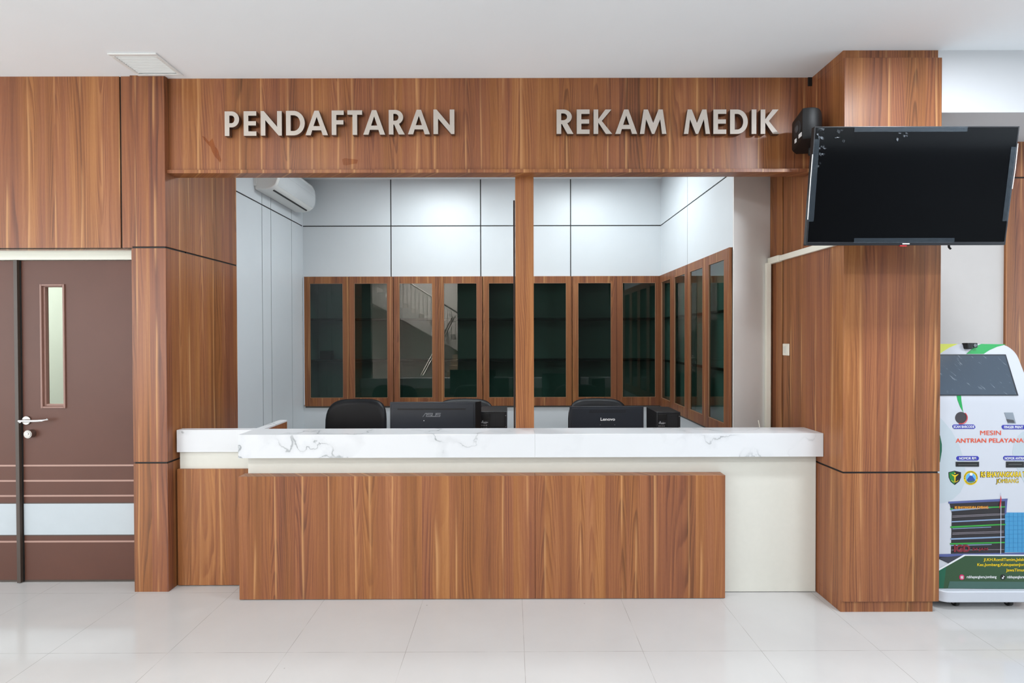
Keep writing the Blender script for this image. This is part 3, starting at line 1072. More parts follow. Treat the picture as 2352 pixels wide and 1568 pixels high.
# ASUS word built from slanted bars
lx0, lx1 = ax(970.5, ym, 952), ax(1012.5, ym, 952)
lz0, lz1 = az(956.2, ym), az(947.4, ym)
m = MB()
lw, lh = (lx1 - lx0) / 4.25, lz1 - lz0


BARS = [0]


def bar(i, pts):
    BARS[0] += 1
    m.prism([(lx0 + (i + a + .18 * b) * lw, lz0 + b * lh) for a, b in pts], 'y', ym - .0058 - BARS[0] * 2e-5, ym - .0035)


T_ = .2
bar(0.0, [(0, 0), (.5, 1), (.68, 1), (.18, 0)])
bar(0.0, [(.45, 1), (.95, 1), (.95, .8), (.45, .8)])
bar(0.0, [(.80, 0), (.80, 1), (.97, 1), (.97, 0)])
for i in (1.05, 3.1):
    bar(i, [(0, 1), (1, 1), (1, .8), (0, .8)])
    bar(i, [(0, .6), (1, .6), (1, .42), (0, .42)])
    bar(i, [(0, .2), (1, .2), (1, 0), (0, 0)])
    bar(i, [(0, .42), (.16, .42), (.16, 1), (0, 1)])
    bar(i, [(.84, 0), (1, 0), (1, .6), (.84, .6)])
bar(2.1, [(0, 0), (.16, 0), (.16, 1), (0, 1)])
bar(2.1, [(.80, 0), (.96, 0), (.96, 1), (.80, 1)])
bar(2.1, [(0, 0), (.96, 0), (.96, .2), (0, .2)])
m.build('logo', GREYT, mon)
sx_, sz_ = at(974, 965.5, ym)
MB().cyl((sx_, ym - .0055, sz_), (sx_, ym - .003, sz_), .003, seg=12).build('indicator', WHT, mon)

ym2 = 3.58
a_, b_ = ax(1308.5, ym2, 950), ax(1478.5, ym2, 950)
mz = az(933, ym2, 1393)
mon2 = monitor(((a_ + b_) / 2, ym2, mz), b_ - a_, .325, 'black monitor seen from behind with Lenovo on its back', 'dots')
text_obj('Lenovo', 'logo', WHT, mon2, ax(1379, ym2, 962), ax(1412.5, ym2, 962), az(965.6, ym2, 1393), az(958.6, ym2, 1393), lambda z: ym2 - .004, .022)
m = MB()
gx0, gx1, gz0, gz1 = ax(1352.5, ym2), ax(1437.5, ym2), az(948, ym2, 1393), az(941, ym2, 1393)
for i in range(42):
    for j in range(4):
        x0 = gx0 + (gx1 - gx0) * (i + .15 + .12 * j) / 42.5
        z0 = gz0 + (gz1 - gz0) * (j + .15) / 4
        m.add([(x0, ym2 - .0045, z0), (x0 + .0035, ym2 - .0045, z0), (x0 + .0045, ym2 - .0045, z0 + .0042), (x0 + .001, ym2 - .0045, z0 + .0042)], [(0, 1, 2, 3)])
m.build('vent_grille', BLKD, mon2)
for px in (1378.3, 1411.8):
    x0, z0 = at(px, 975, ym2)
    MB().cyl((x0, ym2 - .0055, z0), (x0, ym2 - .003, z0), .0022, seg=10).build('screw', STEEL, mon2)


PORTL = plain('port print', (150, 152, 156), .5)


def computer(x0, x1, y0, dep, ztop, label):
    root = thing('desktop_computer', ((x0 + x1) / 2, y0 + dep / 2, .73), label, 'computer', 'desktop computers')
    w = x1 - x0
    h = ztop - .733
    MB().box(x0, x1, y0, y0 + dep, .733, ztop).build('case', BLKP, root, bevel=.004, smooth=True)
    m = MB()
    m.box(x0 + .012, x0 + .07, y0 - .003, y0 + .004, ztop - .058, ztop - .016)
    m.build('power_socket', BLKD, root, bevel=.002)
    m = MB()
    m.box(x0 + .074, x1 - .016, y0 - .0022, y0 + .004, ztop - .11, ztop - .016)
    f = m.build('fan_grille', BLKD, root, bevel=.001)
    m = MB()
    for i in range(13):
        for j in range(11):
            xx, zz = x0 + .080 + i * (w - .10) / 13, ztop - .106 + j * .0082
            m.add([(xx, y0 - .0028, zz), (xx + .0035, y0 - .0028, zz + .003), (xx, y0 - .0028, zz + .006), (xx - .0035, y0 - .0028, zz + .003)], [(0, 1, 2, 3)])
    m.build('mesh', GREYT if False else plain('grille dots', (44, 46, 50), .5), f)
    for i, (a, b, c, e) in enumerate(((.014, .03, .075, .083), (.02, .028, .066, .075), (.03, .052, .080, .086), (.034, .04, .074, .08), (.044, .05, .073, .079), (.05, .062, .076, .081))):
        MB().box(x0 + a, x0 + b, y0 - .0035, y0, ztop - e, ztop - c).build('port_label', PORTL, root)
    m = MB()
    for j in range(4):
        for i in range(4):
            m.box(x0 + .012 + i * .012, x0 + .019 + i * .012, y0 - .0035, y0, ztop - .105 - j * .022, ztop - .095 - j * .022)
    m.build('port_panel', plain('port metal', (150, 150, 150), .35, .8), root)
    m = MB()
    m.box(x0 + .074, x1 - .012, y0 - .003, y0, ztop - .122, ztop - .116)
    m.build('slot_cover', plain('dark metal', (52, 54, 58), .4, .6), root)
    for a, b in ((x1 - .009, ztop - .03), (x1 - .009, ztop - .11)):
        MB().cyl((a, y0 - .004, b), (a, y0, b), .0035, seg=10).build('screw', STEEL, root)
    return root


yc = 3.62
computer(ax(1101, yc, 950), ax(1164.5, yc, 950), yc, .28, az(944.5, yc, 1130), 'black desktop computer seen from behind left of the post')
computer(ax(1508.5, yc, 950), ax(1563, yc, 950), yc, .28, az(946, yc, 1530), 'black desktop computer seen from behind beside the Lenovo monitor')
x0, z0 = at(1747, 985, 3.4)
x1, z1 = at(1742, 965, 3.4)
tag(MB().tube([(x0 + .02, 3.4, .731), (x0, 3.4, z0 - .02), (x1, 3.4, z1)], .0035, 8).build('cable', IVORY, smooth=True), 'thin pale cable end sticking up behind the counter near the grey wall', 'cable')

# ------------------------------------------------------------------ television, wall speaker, trunking, switch
tvw, tvh = 1.026, .594
yt, ybm = 2.535, 2.605
c_top = at(2102.5, 290.5, yt)
c_bot = at(2081.5, 563, ybm)
tilt = math.atan2(ybm - yt, c_top[1] - c_bot[1])
tvh = math.hypot(ybm - yt, c_top[1] - c_bot[1])
tv = thing('television', ((c_top[0] + c_bot[0]) / 2, ybm, c_bot[1]), 'large black wall television tilted downward on the walnut column', 'television')
TM = Matrix.Translation((c_top[0] * .5 + c_bot[0] * .5, ybm, c_bot[1])) @ Matrix.Rotation(tilt, 4, 'X')


def tvm():
    q = MB()
    q.M = TM
    return q


hw = tvw / 2
m = tvm().box(-hw, hw, 0, .022, 0, tvh)
m.prism([(.022, .05), (.06, .09), (.06, .34), (.022, .42)], 'x', -hw + .09, hw - .09)
m.build('housing', BLKP, tv, bevel=.003)
tvm().ring(-hw, hw, 0, tvh, .006, .006, .016, .006, -.004, .002).build('bezel', plain('tv bezel', (30, 31, 35), .3), tv, bevel=.001)
tvm().box(-hw + .006, hw - .006, -.0025, .002, .016, tvh - .006).build('screen', SCREEN, tv)
for a, b, c, e in ((-hw + .002, -hw + .030, .12, tvh - .06), (hw - .030, hw - .002, .12, tvh - .10), (-hw + .20, hw - .26, tvh - .026, tvh - .001), (-hw + .245, hw - .265, .012, .036)):
    tvm().box(a, b, -.0052, -.0044, c, e).build('edge_film', FILM2, tv)
random.seed(3)
TORN = film('crumpled film', (190, 200, 212), .12)
for (a, b, c) in ((-hw + .002, tvh - .004, 9), (-hw + .004, tvh - .08, 7), (-hw + .10, tvh - .012, 5), (-.10, tvh - .010, 6), (-hw + .01, tvh - .17, 3)):
    m = tvm()
    for k in range(c):
        x0, z0 = a + random.uniform(0, .05), b - random.uniform(0, .05)
        s1, s2 = random.uniform(.004, .018), random.uniform(.004, .02)
        m.add([(x0, -.006, z0), (x0 + s1, -.0075, z0 - s2 * .3), (x0 + s1 * .7, -.0062, z0 - s2), (x0 - s1 * .2, -.0068, z0 - s2 * .6)], [(0, 1, 2, 3)])
    m.build('torn_film', TORN, tv)
tvm().tube([(-hw - .001, -.004, .13), (-hw - .002, -.005, .30), (-hw - .0005, -.005, .45)], .002, 6).build('film_edge', WHT, tv)
tvm().tube([(hw + .001, -.004, .28), (hw + .003, -.005, .38), (hw + .001, -.005, .5)], .0015, 6).build('film_edge', WHT, tv)
tvm().box(-.018, .018, -.0056, -.003, .0045, .0095).build('logo', WHT, tv)
tvm().box(-.028, .006, -.004, .004, -.006, .0).build('sticker', plain('red sticker', (180, 30, 36), .5), tv)
m = MB().box(tv.location.x - .12, tv.location.x + .12, YCR - .02, YCR, 2.20, 2.50)
m.build('wall_plate', BLKD, tv, bevel=.002)
for s in (-1, 1):
    m = MB()
    m.tube([(tv.location.x + s * .08, YCR - .01, 2.42), (tv.location.x + s * .08, 2.62, 2.42)], .014, 8)
    m.tube([(tv.location.x + s * .08, YCR - .01, 2.27), (tv.location.x + s * .08, 2.65, 2.22)], .014, 8)
    m.build('bracket_arm', BLKD, tv)
m = MB().tube([(ax(2176, 2.66, 572), 2.655, c_bot[1] + .03), (ax(2176, 2.66, 572), 2.65, c_bot[1] - .004), (ax(2180, 2.66, 572), 2.65, c_bot[1] - .012)], .005, 8)
m.build('plug', BLKD, tv, smooth=True)

# wall speaker: narrow baffle turned towards the counter, rounded side, tilted down
sp = thing('wall_speaker', (1.86, 3.02, 2.74), 'black wall speaker in the corner between header and column', 'speaker')
bl = (ax(1819, 3.10, 300), 3.10)
br = (ax(1843, 2.95, 300), 2.95)
plan = [bl, br]
for i in range(1, 9):
    t = i / 8
    plan.append((br[0] + (1.872 - br[0]) * t, br[1] + .10 * t * t - .030 * math.sin(math.pi * t)))
plan += [(1.872, 3.14), (bl[0] + .05, 3.15)]
zb_, zt_ = az(341, 3.05, 1830), az(276, 3.05, 1850)
rows = []
for z, k in ((zb_, .93), (zb_ + .012, 1.0), (zt_ - .01, 1.0), (zt_, .96)):
    lean = (z - zb_) * -.10
    cx, cy = 1.78, 3.05
    rows.append([(cx + (p[0] - cx) * k + lean * .5, cy + (p[1] - cy) * k + lean, z + (.02 * (p[1] < 3.0))) for p in plan])
MB().loft(rows).build('cabinet', plain('speaker black', (9, 10, 12), .55), sp, smooth=True)
nrm = Vector((br[1] - bl[1], -(br[0] - bl[0]), 0)).normalized()
mid = Vector(((bl[0] + br[0]) / 2, (bl[1] + br[1]) / 2, az(302, 3.05, 1832)))
lean = (mid.z - zb_) * -.10
mid += Vector((lean * .5, lean, .0))
MB().cyl(mid - nrm * .002, mid + nrm * .003, .050, .046, 28).build('driver', plain('driver cone', (34, 34, 36), .6), sp, smooth=True)
MB().cyl(mid + nrm * .003, mid + nrm * .010, .022, .012, 20).build('dust_cap', plain('dust cap', (70, 70, 72), .5), sp, smooth=True)
tdir = Vector((br[0] - bl[0], br[1] - bl[1], 0)).normalized()
for k, dz, ww in ((-.02, -.060, .012), (.045, -.052, .02)):
    c = Vector(((bl[0] + br[0]) / 2, (bl[1] + br[1]) / 2, az(302, 3.05, 1832) + dz)) + tdir * k
    le = (c.z - zb_) * -.10
    c += Vector((le * .5, le, 0)) + nrm * .002
    q = MB()
    e = tdir * ww
    up = Vector((-.05, -.10, 1)) * .011
    q.add([c - e - up, c + e - up, c + e + up, c - e + up, c - e - up - nrm * .004, c + e - up - nrm * .004, c + e + up - nrm * .004, c - e + up - nrm * .004],
          [(0, 1, 2, 3), (4, 7, 6, 5), (0, 4, 5, 1), (2, 6, 7, 3), (0, 3, 7, 4), (1, 5, 6, 2)])
    q.build('sticker', WHT, sp)
MB().tube([(1.80, 3.05, zb_ + .02), (1.80, 3.05, zb_ - .035), (1.86, 3.06, zb_ - .05), (XR0 - .001, 3.06, zb_ - .05)], .010, 8).build('bracket', BLKD, sp, smooth=True)
MB().box(XR0 - .012, XR0, 3.02, 3.10, zb_ - .09, zb_ + .10).build('wall_plate', BLKD, sp)

tr = thing('cable_trunking', (1.87, 3.66, 0.0), 'cream cable trunking up the grey wall and along the column side', 'trunking')
x0, x1 = ax(1760.5, 3.645, 800), ax(1771, 3.645, 800)
MB().box(x0, x1, 3.645, 3.672, .002, 2.12).build('riser', IVORY, tr, bevel=.002)
MB().box(XR0 - .030, XR0 - .001, 3.535, 3.682, 2.112, 2.158).build('elbow', IVORY, tr, bevel=.003)
MB().box(XR0 - .022, XR0 - .001, 2.90, 3.532, 2.116, 2.154).build('horizontal_run', IVORY, tr, bevel=.002)

yA, yB2 = 3.435, 3.512
zs = az(803, 3.42, 1807)
sw_ = thing('light_switch', (XR0, (yA + yB2) / 2, zs), 'ivory light switch on the side of the wide walnut column', 'switch')
MB().box(XR0 - .009, XR0, yA, yB2, zs - .041, zs + .041).build('plate', IVORY, sw_, bevel=.008, seg=4, smooth=True)
MB().box(XR0 - .013, XR0 - .006, yA + .024, yB2 - .020, zs - .024, zs + .024).build('rocker', plain('rocker ivory', (224, 222, 212), .3), sw_, bevel=.002)

# ------------------------------------------------------------------ queue kiosk
KX0, KX1 = 2.474, 3.045
KY = 2.935
KZ = 1.252
KS = 0.30


def ky(z):
    return KY + max(0.0, z - KZ) * KS


kk = thing('queue_kiosk', ((KX0 + KX1) / 2, 3.08, 0), 'white self service queue kiosk with slanted screen beside the column', 'kiosk')


def kp(px, py):
    y = KY
    for _ in range(6):
        x, z = at(px, py, y)
        y = ky(z)
    return x, z


zt = kp(2300, 790)[1]
rows = []
prof = [(.11, 0, 0)]
rad = .085
zl = [.11, .4, .8, 1.2, KZ, 1.35, zt - rad]
for i in range(1, 9):
    t = R(90 * i / 8)
    zl.append(zt - rad + rad * math.sin(t))
for z in zl:
    ins = 0.0
    if z > zt - rad:
        ins = rad - rad * math.sqrt(max(0, 1 - ((z - (zt - rad)) / rad) ** 2))
    tp = max(0, z - KZ) * .10
    xa, xb = KX0 + ins + tp, KX1 - ins - tp
    yb = 3.23 - max(0, z - 1.3) * .15
    yf = ky(z)
    c = .012
    rows.append([(xa + c, yf, z), (xb - c, yf, z), (xb, yf + c, z), (xb, yb - c, z), (xb - c, yb, z), (xa + c, yb, z), (xa, yb - c, z), (xa, yf + c, z)])
MB().loft(rows).build('shell', KIOSKW, kk, smooth=True)
# rounded base on casters
def rrect(x0, x1, y0, y1, r, n=8):
    q = []
    for cx, cy, a0 in ((x1 - r, y1 - r, 0), (x0 + r, y1 - r, 90), (x0 + r, y0 + r, 180), (x1 - r, y0 + r, 270)):
        q += [(cx + r * math.cos(R(a0 + 90 * i / n)), cy + r * math.sin(R(a0 + 90 * i / n))) for i in range(n + 1)]
    return q


bp = rrect(KX0 - .006, KX1 + .006, 2.905, 3.30, .07)
MB().prism(bp, 'z', .046, .112).build('base', KIOSKW, kk, bevel=.006, smooth=True)
for x, y in ((2.615, 2.965), (2.93, 2.965), (2.615, 3.22), (2.93, 3.22)):
    cs = MB().cyl((x - .011, y, .024), (x + .011, y, .024), .024, seg=24).build('caster', BLKD, kk, bevel=.003, smooth=True)
    MB().cyl((x - .0125, y, .024), (x + .0125, y, .024), .012, seg=16).build('hub', CHROME, cs, smooth=True)
    MB().box(x - .015, x + .015, y - .005, y + .03, .040, .047).build('fork', STEEL, cs)


def kpoly(pts, lift, depth=.0006):
    """solid thin print piece lying on the kiosk front, from photo outline points"""
    q = [kp(*p) for p in pts]
    n = len(q)
    v = [(x, ky(z) - lift - depth, z) for x, z in q] + [(x, ky(z) - lift + .0004, z) for x, z in q]
    f = [list(range(n)), list(range(2 * n - 1, n - 1, -1))] + [(i, (i + 1) % n, (i + 1) % n + n, i + n) for i in range(n)]
    return v, f


def kprint(name, mat, *polys, lift=.0006, parent=None):
    m = MB()
    for p in polys:
        m.add(*kpoly(p, lift))
    return m.build(name, mat, parent or kk)


def ktext(body, mat, px0, px1, py0, py1, bold=.02, lift=.0014, name='caption', parent=None, spacing=1.0):
    xa, za = kp(px0, py1)
    xb, zb = kp(px1, py0)
    return text_obj(body, name, mat, parent or kk, xa, xb, za, zb, ky, bold, .0005, 0, lift, spacing=spacing)


def circ(cx, cy, r, n=28, ry=None):
    ry = ry or r
    return [(cx + r * math.cos(2 * math.pi * i / n), cy + ry * math.sin(2 * math.pi * i / n)) for i in range(n)]


KGRN = plain('kiosk green', (26, 156, 78), .35)
KYEL = plain('kiosk yellow', (206, 214, 66), .35)
KBLU = plain('kiosk label blue', (44, 46, 158), .4)
KORG = plain('kiosk orange', (222, 70, 22), .4)
KTEX = plain('kiosk yellow text', (228, 196, 14), .4)
KDGR = plain('kiosk dark green', (40, 74, 44), .35)
KDG2 = plain('kiosk bottle green', (8, 92, 66), .35)
KDG3 = plain('kiosk grey green', (62, 96, 88), .35)
KPAL = plain('kiosk pale tint', (182, 193, 201), .32)
KDRK = plain('picture dark facade', (30, 25, 30), .5)
KNAV = plain('picture slate blue', (78, 88, 142), .5)
KSKY = plain('picture glass blue', (62, 142, 190), .4)
KSK2 = plain('picture light blue', (128, 152, 184), .5)
KLIN = plain('picture green edge', (48, 150, 58), .5)
KRED = plain('picture red', (192, 40, 56), .5)
KBLK = plain('print black', (9, 9, 9), .5)
KMRN = plain('picture maroon', (120, 24, 40), .5)
WHITE2 = plain('print white', (222, 224, 228), .4)

# top swooshes
kprint('swoosh', KYEL, [(2142, 789.5), (2200, 789.5), (2180, 798), (2164, 808), (2154, 816), (2142, 826)])
kprint('swoosh', KGRN, [(2254, 789.5), (2311, 790.5), (2290, 796), (2272, 804), (2259, 812.5), (2219, 812.5), (2232, 801), (2243, 794)])
# screen with its dark border
scr = kprint('touch_screen', plain('kiosk screen border', (24, 28, 38), .35), [(2120, 813.5), (2309, 813.5), (2338, 908), (2120, 908)], lift=.003)
sg = NT('dusty kiosk screen')
_x, _y, _z, _p = sg.pos()
_n = sg.noise(sg.comb(sg.math('MULTIPLY', sg.math('SUBTRACT', _x, sg.math('MULTIPLY', _z, 0.8)), 9.0), 0.0, sg.math('MULTIPLY', sg.math('ADD', _x, _z), 42.0)), 1.0, 3.0, .6)
_c = sg.mix(sg.math('MULTIPLY', sg.smooth(_n, .60, .74), .5), lin(60, 72, 86), lin(176, 186, 196))
DSCR = sg.bsdf(_c, 0.16, 0, .6)
kprint('display', DSCR, [(2120, 816), (2306.5, 816), (2333, 906), (2120, 906)], lift=.0042, parent=scr)
# camera on top
cx_, cz_ = kp(2222, 795)
cy_ = ky(cz_)
cm = MB().box(cx_ - .026, cx_ + .006, cy_ - .03, cy_ + .012, cz_ - .016, cz_ + .020).build('webcam', BLKD, kk, bevel=.005, smooth=True)
MB().box(cx_ + .006, cx_ + .042, cy_ - .022, cy_ + .010, cz_ - .008, cz_ + .020).build('webcam_arm', BLKP, cm, bevel=.003)
MB().cyl((cx_ + .024, cy_ - .0225, cz_ + .006), (cx_ + .024, cy_ - .026, cz_ + .006), .009, seg=18).build('lens', plain('lens grey', (120, 126, 130), .2), cm)
# side and bottom waves
kprint('wave_print', KGRN, [(2197, 908), (2207, 908), (2208, 920), (2212, 946), (2205, 934), (2199, 918)])
kprint('wave_print', KDG2, [(2150, 990), (2159, 1000), (2163, 1020), (2163, 1035), (2159, 1060), (2150, 1075)])
kprint('wave_print', KPAL, [(2150, 950), (2168, 968), (2186, 990), (2202, 1020), (2212, 1050), (2218, 1085), (2216, 1108), (2206, 1130), (2190, 1145), (2170, 1154), (2150, 1157)], lift=.0003)
kprint('wave_print', KPAL, [(2376, 985), (2350, 990), (2338, 1000), (2328, 1020), (2325, 1040), (2330, 1062), (2342, 1090), (2358, 1118), (2376, 1135)], lift=.0003)
# scanner, fingerprint reader, slots
rx, rz = kp(2207, 959)
sc2 = MB().cyl((rx, KY - .001, rz), (rx, KY + .006, rz), .034, .034, 30).build('barcode_scanner', plain('scanner glass', (70, 66, 70), .2), kk, smooth=True)
m = MB()
m.tube([(rx + .035 * math.cos(R(a)), KY - .002, rz + .035 * math.sin(R(a))) for a in range(-110, 60, 10)], .003, 6)
m.build('scanner_rim', plain('scanner red', (190, 60, 70), .4), sc2)
kprint('fingerprint_reader', plain('reader metal', (150, 156, 164), .25, .7), [(2306, 947), (2326, 947), (2333, 972), (2315, 972)], lift=.001)
kprint('reader_sensor', plain('reader dark', (70, 70, 74), .3), [(2311, 962), (2327, 964), (2330, 971), (2314, 970)], lift=.002)


def pill(px0, px1, py0, py1, slant=0):
    r = 3.0
    return [(px0 + r, py0), (px1 - r, py0), (px1, py0 + r), (px1 + slant, py1 - r), (px1 - r + slant, py1), (px0 + r + slant, py1), (px0 + slant, py1 - r), (px0, py0 + r)]


for body, (a, b, c, e), tx in (('SCAN BARCODE', (2187, 2239, 974.5, 984.5), (2189.5, 2237, 976.5, 982.5)), ('FINGER PRINT', (2300, 2354, 975.5, 985.5), (2305.5, 2349, 977.5, 983.5)),
                               ('NOMOR RM', (2196, 2248, 1047, 1057), (2202.5, 2241, 1049, 1055)), ('NOMOR ANTRIAN', (2304, 2360, 1046.5, 1056.5), (2307, 2357, 1049, 1055))):
    lb = kprint('label_plate', KBLU, pill(a, b, c, e, 1 if c < 1000 else 0), lift=.0008)
    ktext(body, WHITE2, *tx, bold=.02, lift=.0018, name='lettering', parent=lb)
for a, b, c, e in ((2194.5, 2248, 1060, 1071), (2310, 2351, 1059.5, 1073)):
    sl = kprint('card_slot', BLKD, [(a, c), (b, c), (b, e), (a, e)], lift=.002)
    kprint('slot_mouth', plain('slot grey', (70, 72, 70), .3), [(a + 5, c + 5.2), (b - 5, c + 5.2), (b - 5, c + 7.4), (a + 5, c + 7.4)], lift=.003, parent=sl)
ktext('MESIN', KORG, 2251, 2298.5, 988.3, 998.8, .0)
ktext('ANTRIAN PELAYANAN', KORG, 2194.5, 2362, 1006, 1016.3, .008)
# emblems
em = kprint('emblem', KBLK, [(2178, 1084), (2192, 1080.5), (2207, 1084), (2207, 1096), (2203, 1105), (2192.5, 1113.5), (2183, 1106), (2178.5, 1096)], lift=.0006)
kprint('emblem_half', plain('emblem green', (30, 122, 50), .4), [(2179.5, 1085.5), (2192, 1082), (2192, 1112), (2184, 1105), (2180, 1096)], lift=.0014, parent=em)
kprint('emblem_device', KTEX, [(2184, 1088), (2192, 1091), (2201, 1088), (2196, 1093), (2193.5, 1094), (2193, 1105), (2192, 1106), (2191.3, 1094), (2188, 1092.5)], circ(2192.5, 1086.5, 1.5, 10), lift=.0022, parent=em)
em2 = kprint('emblem', KTEX, circ(2229.3, 1097, 16.4), lift=.0006)
kprint('emblem_field', plain('emblem sky', (92, 170, 224), .4), circ(2229.3, 1097, 11.6), lift=.0014, parent=em2)
kprint('emblem_mountain', plain('emblem blue', (40, 70, 150), .4), [(2219.5, 1102), (2227, 1091.5), (2231.5, 1091.5), (2239, 1102), (2235, 1106.5), (2224, 1106.5)], lift=.0022, parent=em2)
kprint('emblem_cloud', WHITE2, circ(2229.8, 1088.5, 3.4, 14), lift=.0024, parent=em2)
kprint('emblem_wreath', plain('emblem wreath', (60, 120, 50), .4), [(2223, 1103), (2229, 1105), (2236, 1103), (2233, 1107), (2226, 1107)], lift=.003, parent=em2)
def ring_text(body, mat, cx, cy, r0, r1, a0, a1, parent, lift, flip=False):
    """lettering bent along the rim of the round emblem"""
    cu = bpy.data.curves.new('txt', 'FONT')
    cu.body, cu.size, cu.extrude, cu.resolution_u = body, 1.0, .01, 2
    o = bpy.data.objects.new('txt', cu)
    COL.objects.link(o)
    me = bpy.data.meshes.new_from_object(o.evaluated_get(bpy.context.evaluated_depsgraph_get()))
    bpy.data.objects.remove(o)
    bpy.data.curves.remove(cu)
    xs, ys = [v.co.x for v in me.vertices], [v.co.y for v in me.vertices]
    off = base_of(parent)
    for v in me.vertices:
        f = (v.co.x - min(xs)) / (max(xs) - min(xs))
        h = (v.co.y - min(ys)) / (max(ys) - min(ys))
        a = R(a0 + (a1 - a0) * f)
        r = r1 - (r1 - r0) * h if flip else r0 + (r1 - r0) * h
        px, py = cx + r * math.cos(a), cy + r * math.sin(a)
        X, Z = kp(px, py)
        v.co = Vector((X, ky(Z) - lift - (.0005 if v.co.z > 0 else 0), Z)) - off
    me.materials.clear()
    me.materials.append(mat)
    t = bpy.data.objects.new('lettering', me)
    COL.objects.link(t)
    t.parent = parent
    return t


ring_text('RS BHAYANGKARA JOMBANG', KBLK, 2229.3, 1097, 12.5, 15.4, 170, 370, em2, .0014)
ring_text('POLDA JAWA TIMUR', KBLK, 2229.3, 1097, 12.5, 15.4, 150, 30, em2, .0014, True)
m = MB()
for i in range(9):
    t0, t1 = R(38 + 104 * i / 9), R(38 + 104 * (i + 1) / 9)
    m.add(*kpoly([(2192.5 + 12.4 * math.cos(t0) * .82, 1095 + 12 * math.sin(t0)), (2192.5 + 12.4 * math.cos(t1) * .82, 1095 + 12 * math.sin(t1)),
                  (2192.5 + 11.4 * math.cos(t1) * .82, 1095 + 11 * math.sin(t1)), (2192.5 + 11.4 * math.cos(t0) * .82, 1095 + 11 * math.sin(t0))], .0022))
m.build('emblem_ribbon', KTEX, em)
m = MB()
for s_ in (-1, 1):
    pts = []
    for i in range(25):
        yy = 1091 + i * .6
        xx = 2192.4 + s_ * 2.6 * (1 - i / 30) * math.sin(i * .62)
        X, Z = kp(xx, yy)
        pts.append((X, ky(Z) - .0026, Z))
    m.tube(pts, .0011, 5)
m.build('emblem_serpent', KTEX, em)
for dz in ((0, 0),):
    ktext('RS BHAYANGKARA T', KBLK, 2251.3, 2355.6, 1081.8, 1096.2, .045, lift=.0008, name='caption_shadow')
    ktext('RS BHAYANGKARA T', KTEX, 2252.3, 2354.8, 1082.8, 1095.2, .025, lift=.0018)
    ktext('JOMBANG', KBLK, 2287.2, 2339.3, 1098.4, 1112.2, 0.0, lift=.0008, name='caption_shadow')
    ktext('JOMBANG', KTEX, 2288.2, 2338.3, 1099.4, 1111.2, 0.0, lift=.0018)
# picture of the hospital building
pic = kprint('building_picture', KDRK, [(2180, 1152), (2312, 1145), (2308.5, 1180), (2307, 1269), (2184, 1271), (2186, 1178)], lift=.0006)
kprint('tower_print', KSKY, [(2307, 1176.5), (2377, 1176.5), (2377, 1268), (2306.5, 1268)], lift=.0006, parent=pic)
tw = []
for i in range(7):
    tw.append([(2307.5 + 9.8 * i, 1177), (2308 + 9.8 * i, 1177), (2308 + 9.8 * i, 1266), (2307.5 + 9.8 * i, 1266)])
for i in range(8):
    tw.append([(2307, 1186 + 10 * i), (2376, 1185 + 10 * i), (2376, 1185.6 + 10 * i), (2307, 1186.6 + 10 * i)])
kprint('tower_grid', plain('picture mid blue', (48, 128, 180), .4), *tw, lift=.0014, parent=pic)
kprint('roof_edge', KNAV, [(2178, 1151.5), (2314, 1144.5), (2313, 1150), (2178, 1156)], [(2308, 1150), (2313, 1150), (2310.5, 1180), (2307, 1180)], lift=.0014, parent=pic)
kprint('floor_lines', KSK2, [(2184.5, 1169), (2307, 1162), (2307, 1163.5), (2184.5, 1173.5)], [(2185, 1196.5), (2309, 1190), (2309, 1193), (2185, 1199)],
       [(2187, 1213), (2276, 1209), (2276, 1210.5), (2187, 1214.5)], [(2183, 1235.5), (2308, 1231), (2308, 1234), (2183, 1239)], [(2184, 1251), (2277, 1249), (2277, 1250.5), (2184, 1253)], lift=.0014, parent=pic)
kprint('window_lines', plain('picture pale line', (168, 160, 170), .5), [(2187, 1184), (2307, 1178.4), (2307, 1179), (2187, 1184.7)], [(2187, 1187), (2307, 1181), (2307, 1181.6), (2187, 1187.7)],
       [(2187, 1223), (2305, 1219), (2305, 1219.6), (2187, 1223.7)], [(2187, 1226), (2305, 1222), (2305, 1222.6), (2187, 1226.7)], [(2185, 1262), (2306, 1261), (2306, 1261.6), (2185, 1262.7)], lift=.0014, parent=pic)
kprint('green_edges', KLIN, [(2182.5, 1208), (2286, 1203), (2309, 1202.5), (2309, 1205), (2286, 1206), (2182.5, 1212)], [(2181.5, 1246.5), (2307, 1243.5), (2307, 1246.5), (2181.5, 1250)],
       [(2182, 1167), (2188, 1166.5), (2188, 1169), (2182, 1170)], [(2270, 1163), (2308, 1162), (2308, 1164.5), (2270, 1166)], lift=.0020, parent=pic)
ktext('RS BHAYANGKARA JOMBANG', plain('picture orange text', (222, 150, 40), .5), 2192, 2269, 1161.5, 1169.5, .03, lift=.0024, name='roof_sign', parent=pic)
kprint('flag', KRED, [(2297.5, 1137), (2299, 1145), (2297.5, 1160), (2294, 1168), (2295.5, 1155)], lift=.0030, parent=pic)
kprint('flagpole', plain('picture pole', (196, 200, 214), .4), [(2297.6, 1131), (2298.6, 1131), (2298, 1271), (2296.6, 1271)], lift=.0026, parent=pic)
ktext('IGD', KMRN, 2190, 2227, 1250, 1267, .05, lift=.0026, name='ground_sign', parent=pic)
ktext('24 JAM', KMRN, 2232, 2268, 1257, 1265, .04, lift=.0026, name='ground_sign', parent=pic)
kprint('canopy_print', KNAV, [(2150, 1272), (2377, 1268), (2377, 1273), (2215, 1275), (2176, 1280), (2150, 1282)], lift=.0016, parent=pic)
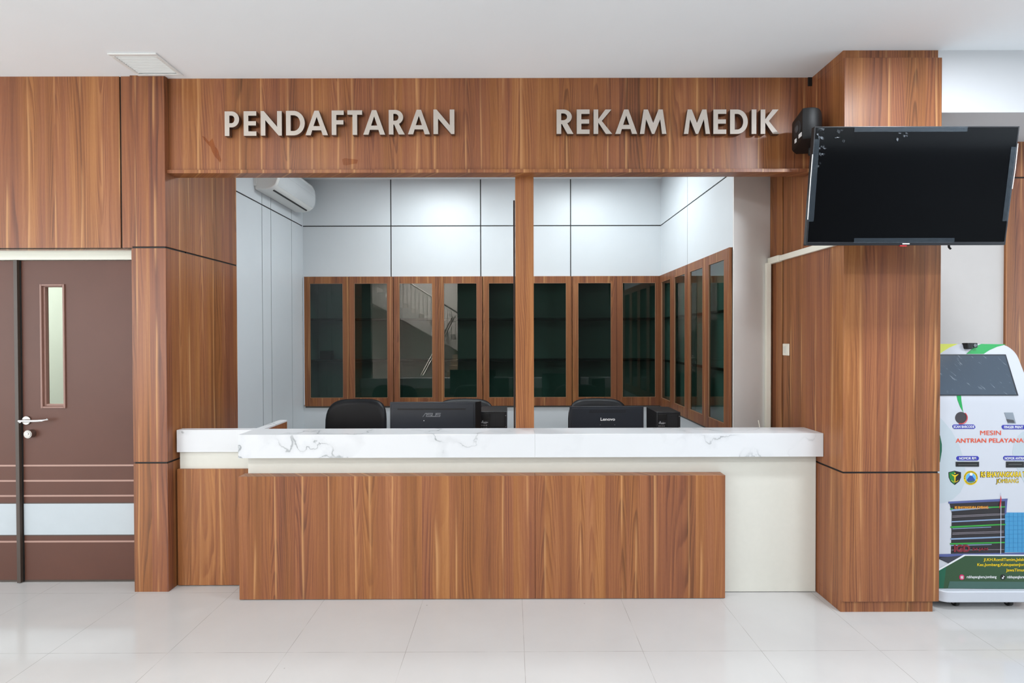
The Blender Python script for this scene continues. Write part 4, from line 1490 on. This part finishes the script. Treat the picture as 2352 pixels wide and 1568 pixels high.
kprint('canopy_shadow', plain('picture dark blue', (52, 54, 66), .5), [(2150, 1280), (2176, 1278), (2210, 1275), (2178, 1293), (2150, 1278)], lift=.0018, parent=pic)
# green footer
kprint('footer_edge', WHITE2, [(2150, 1309), (2213, 1272.8), (2377, 1273), (2377, 1276), (2216, 1275.6), (2150, 1313)], lift=.0020)
ft = kprint('footer_print', KDGR, [(2150, 1313), (2216, 1275), (2377, 1275.5), (2377, 1352), (2150, 1350.5)], lift=.0018)
kprint('footer_fade', KDG2, [(2150, 1313.4), (2172, 1301), (2170, 1320), (2166, 1350), (2150, 1350)], lift=.0026, parent=ft)
kprint('footer_strip', KDG3, [(2180, 1334), (2377, 1335.5), (2377, 1351.5), (2176, 1350)], lift=.0026, parent=ft)
for body, c, a in (('Jl.KH.RomliTamim,Jelakombo', 1285, (2258, 2386)), ('Kec.Jombang,KabupatenJombang', 1296.5, (2243.5, 2378)), ('JawaTimur', 1309, (2309.5, 2353))):
    ktext(body, KTEX, a[0], min(a[1], 2374), c - 4.4, c + 4.6, .012, lift=.0030)
ic = kprint('social_icon', plain('icon magenta', (200, 36, 96), .4), pill(2202.5, 2213.5, 1318.5, 1330.5), lift=.0030)
m = MB()
for p in (([(2205, 1321.5), (2211, 1321.5), (2211, 1322.4), (2205, 1322.4)]), ([(2205, 1327.2), (2211, 1327.2), (2211, 1328), (2205, 1328)]),
          ([(2205, 1321.5), (2205.9, 1321.5), (2205.9, 1328), (2205, 1328)]), ([(2210.2, 1321.5), (2211, 1321.5), (2211, 1328), (2210.2, 1328)]), circ(2208, 1324.8, 1.6, 12)):
    m.add(*kpoly(p, .004))
m.build('icon_mark', WHITE2, ic)
ktext('rsbhayangkara.jombang', WHITE2, 2219.5, 2287.5, 1320.5, 1328.8, .012, lift=.0030)
ic = kprint('social_icon', KBLK, pill(2297, 2308, 1318.5, 1330.5), lift=.0030)
m = MB()
for p in (circ(2301.6, 1326.4, 1.9, 12), [(2302.6, 1321), (2303.6, 1321), (2303.6, 1326.5), (2302.6, 1326.5)], [(2303.4, 1321), (2305.8, 1322.6), (2305.6, 1323.8), (2303.4, 1323)]):
    m.add(*kpoly(p, .004))
m.build('icon_mark', WHITE2, ic)
ktext('rsbhayangkara.jombang', WHITE2, 2312, 2376, 1320.8, 1329, .012, lift=.0030)
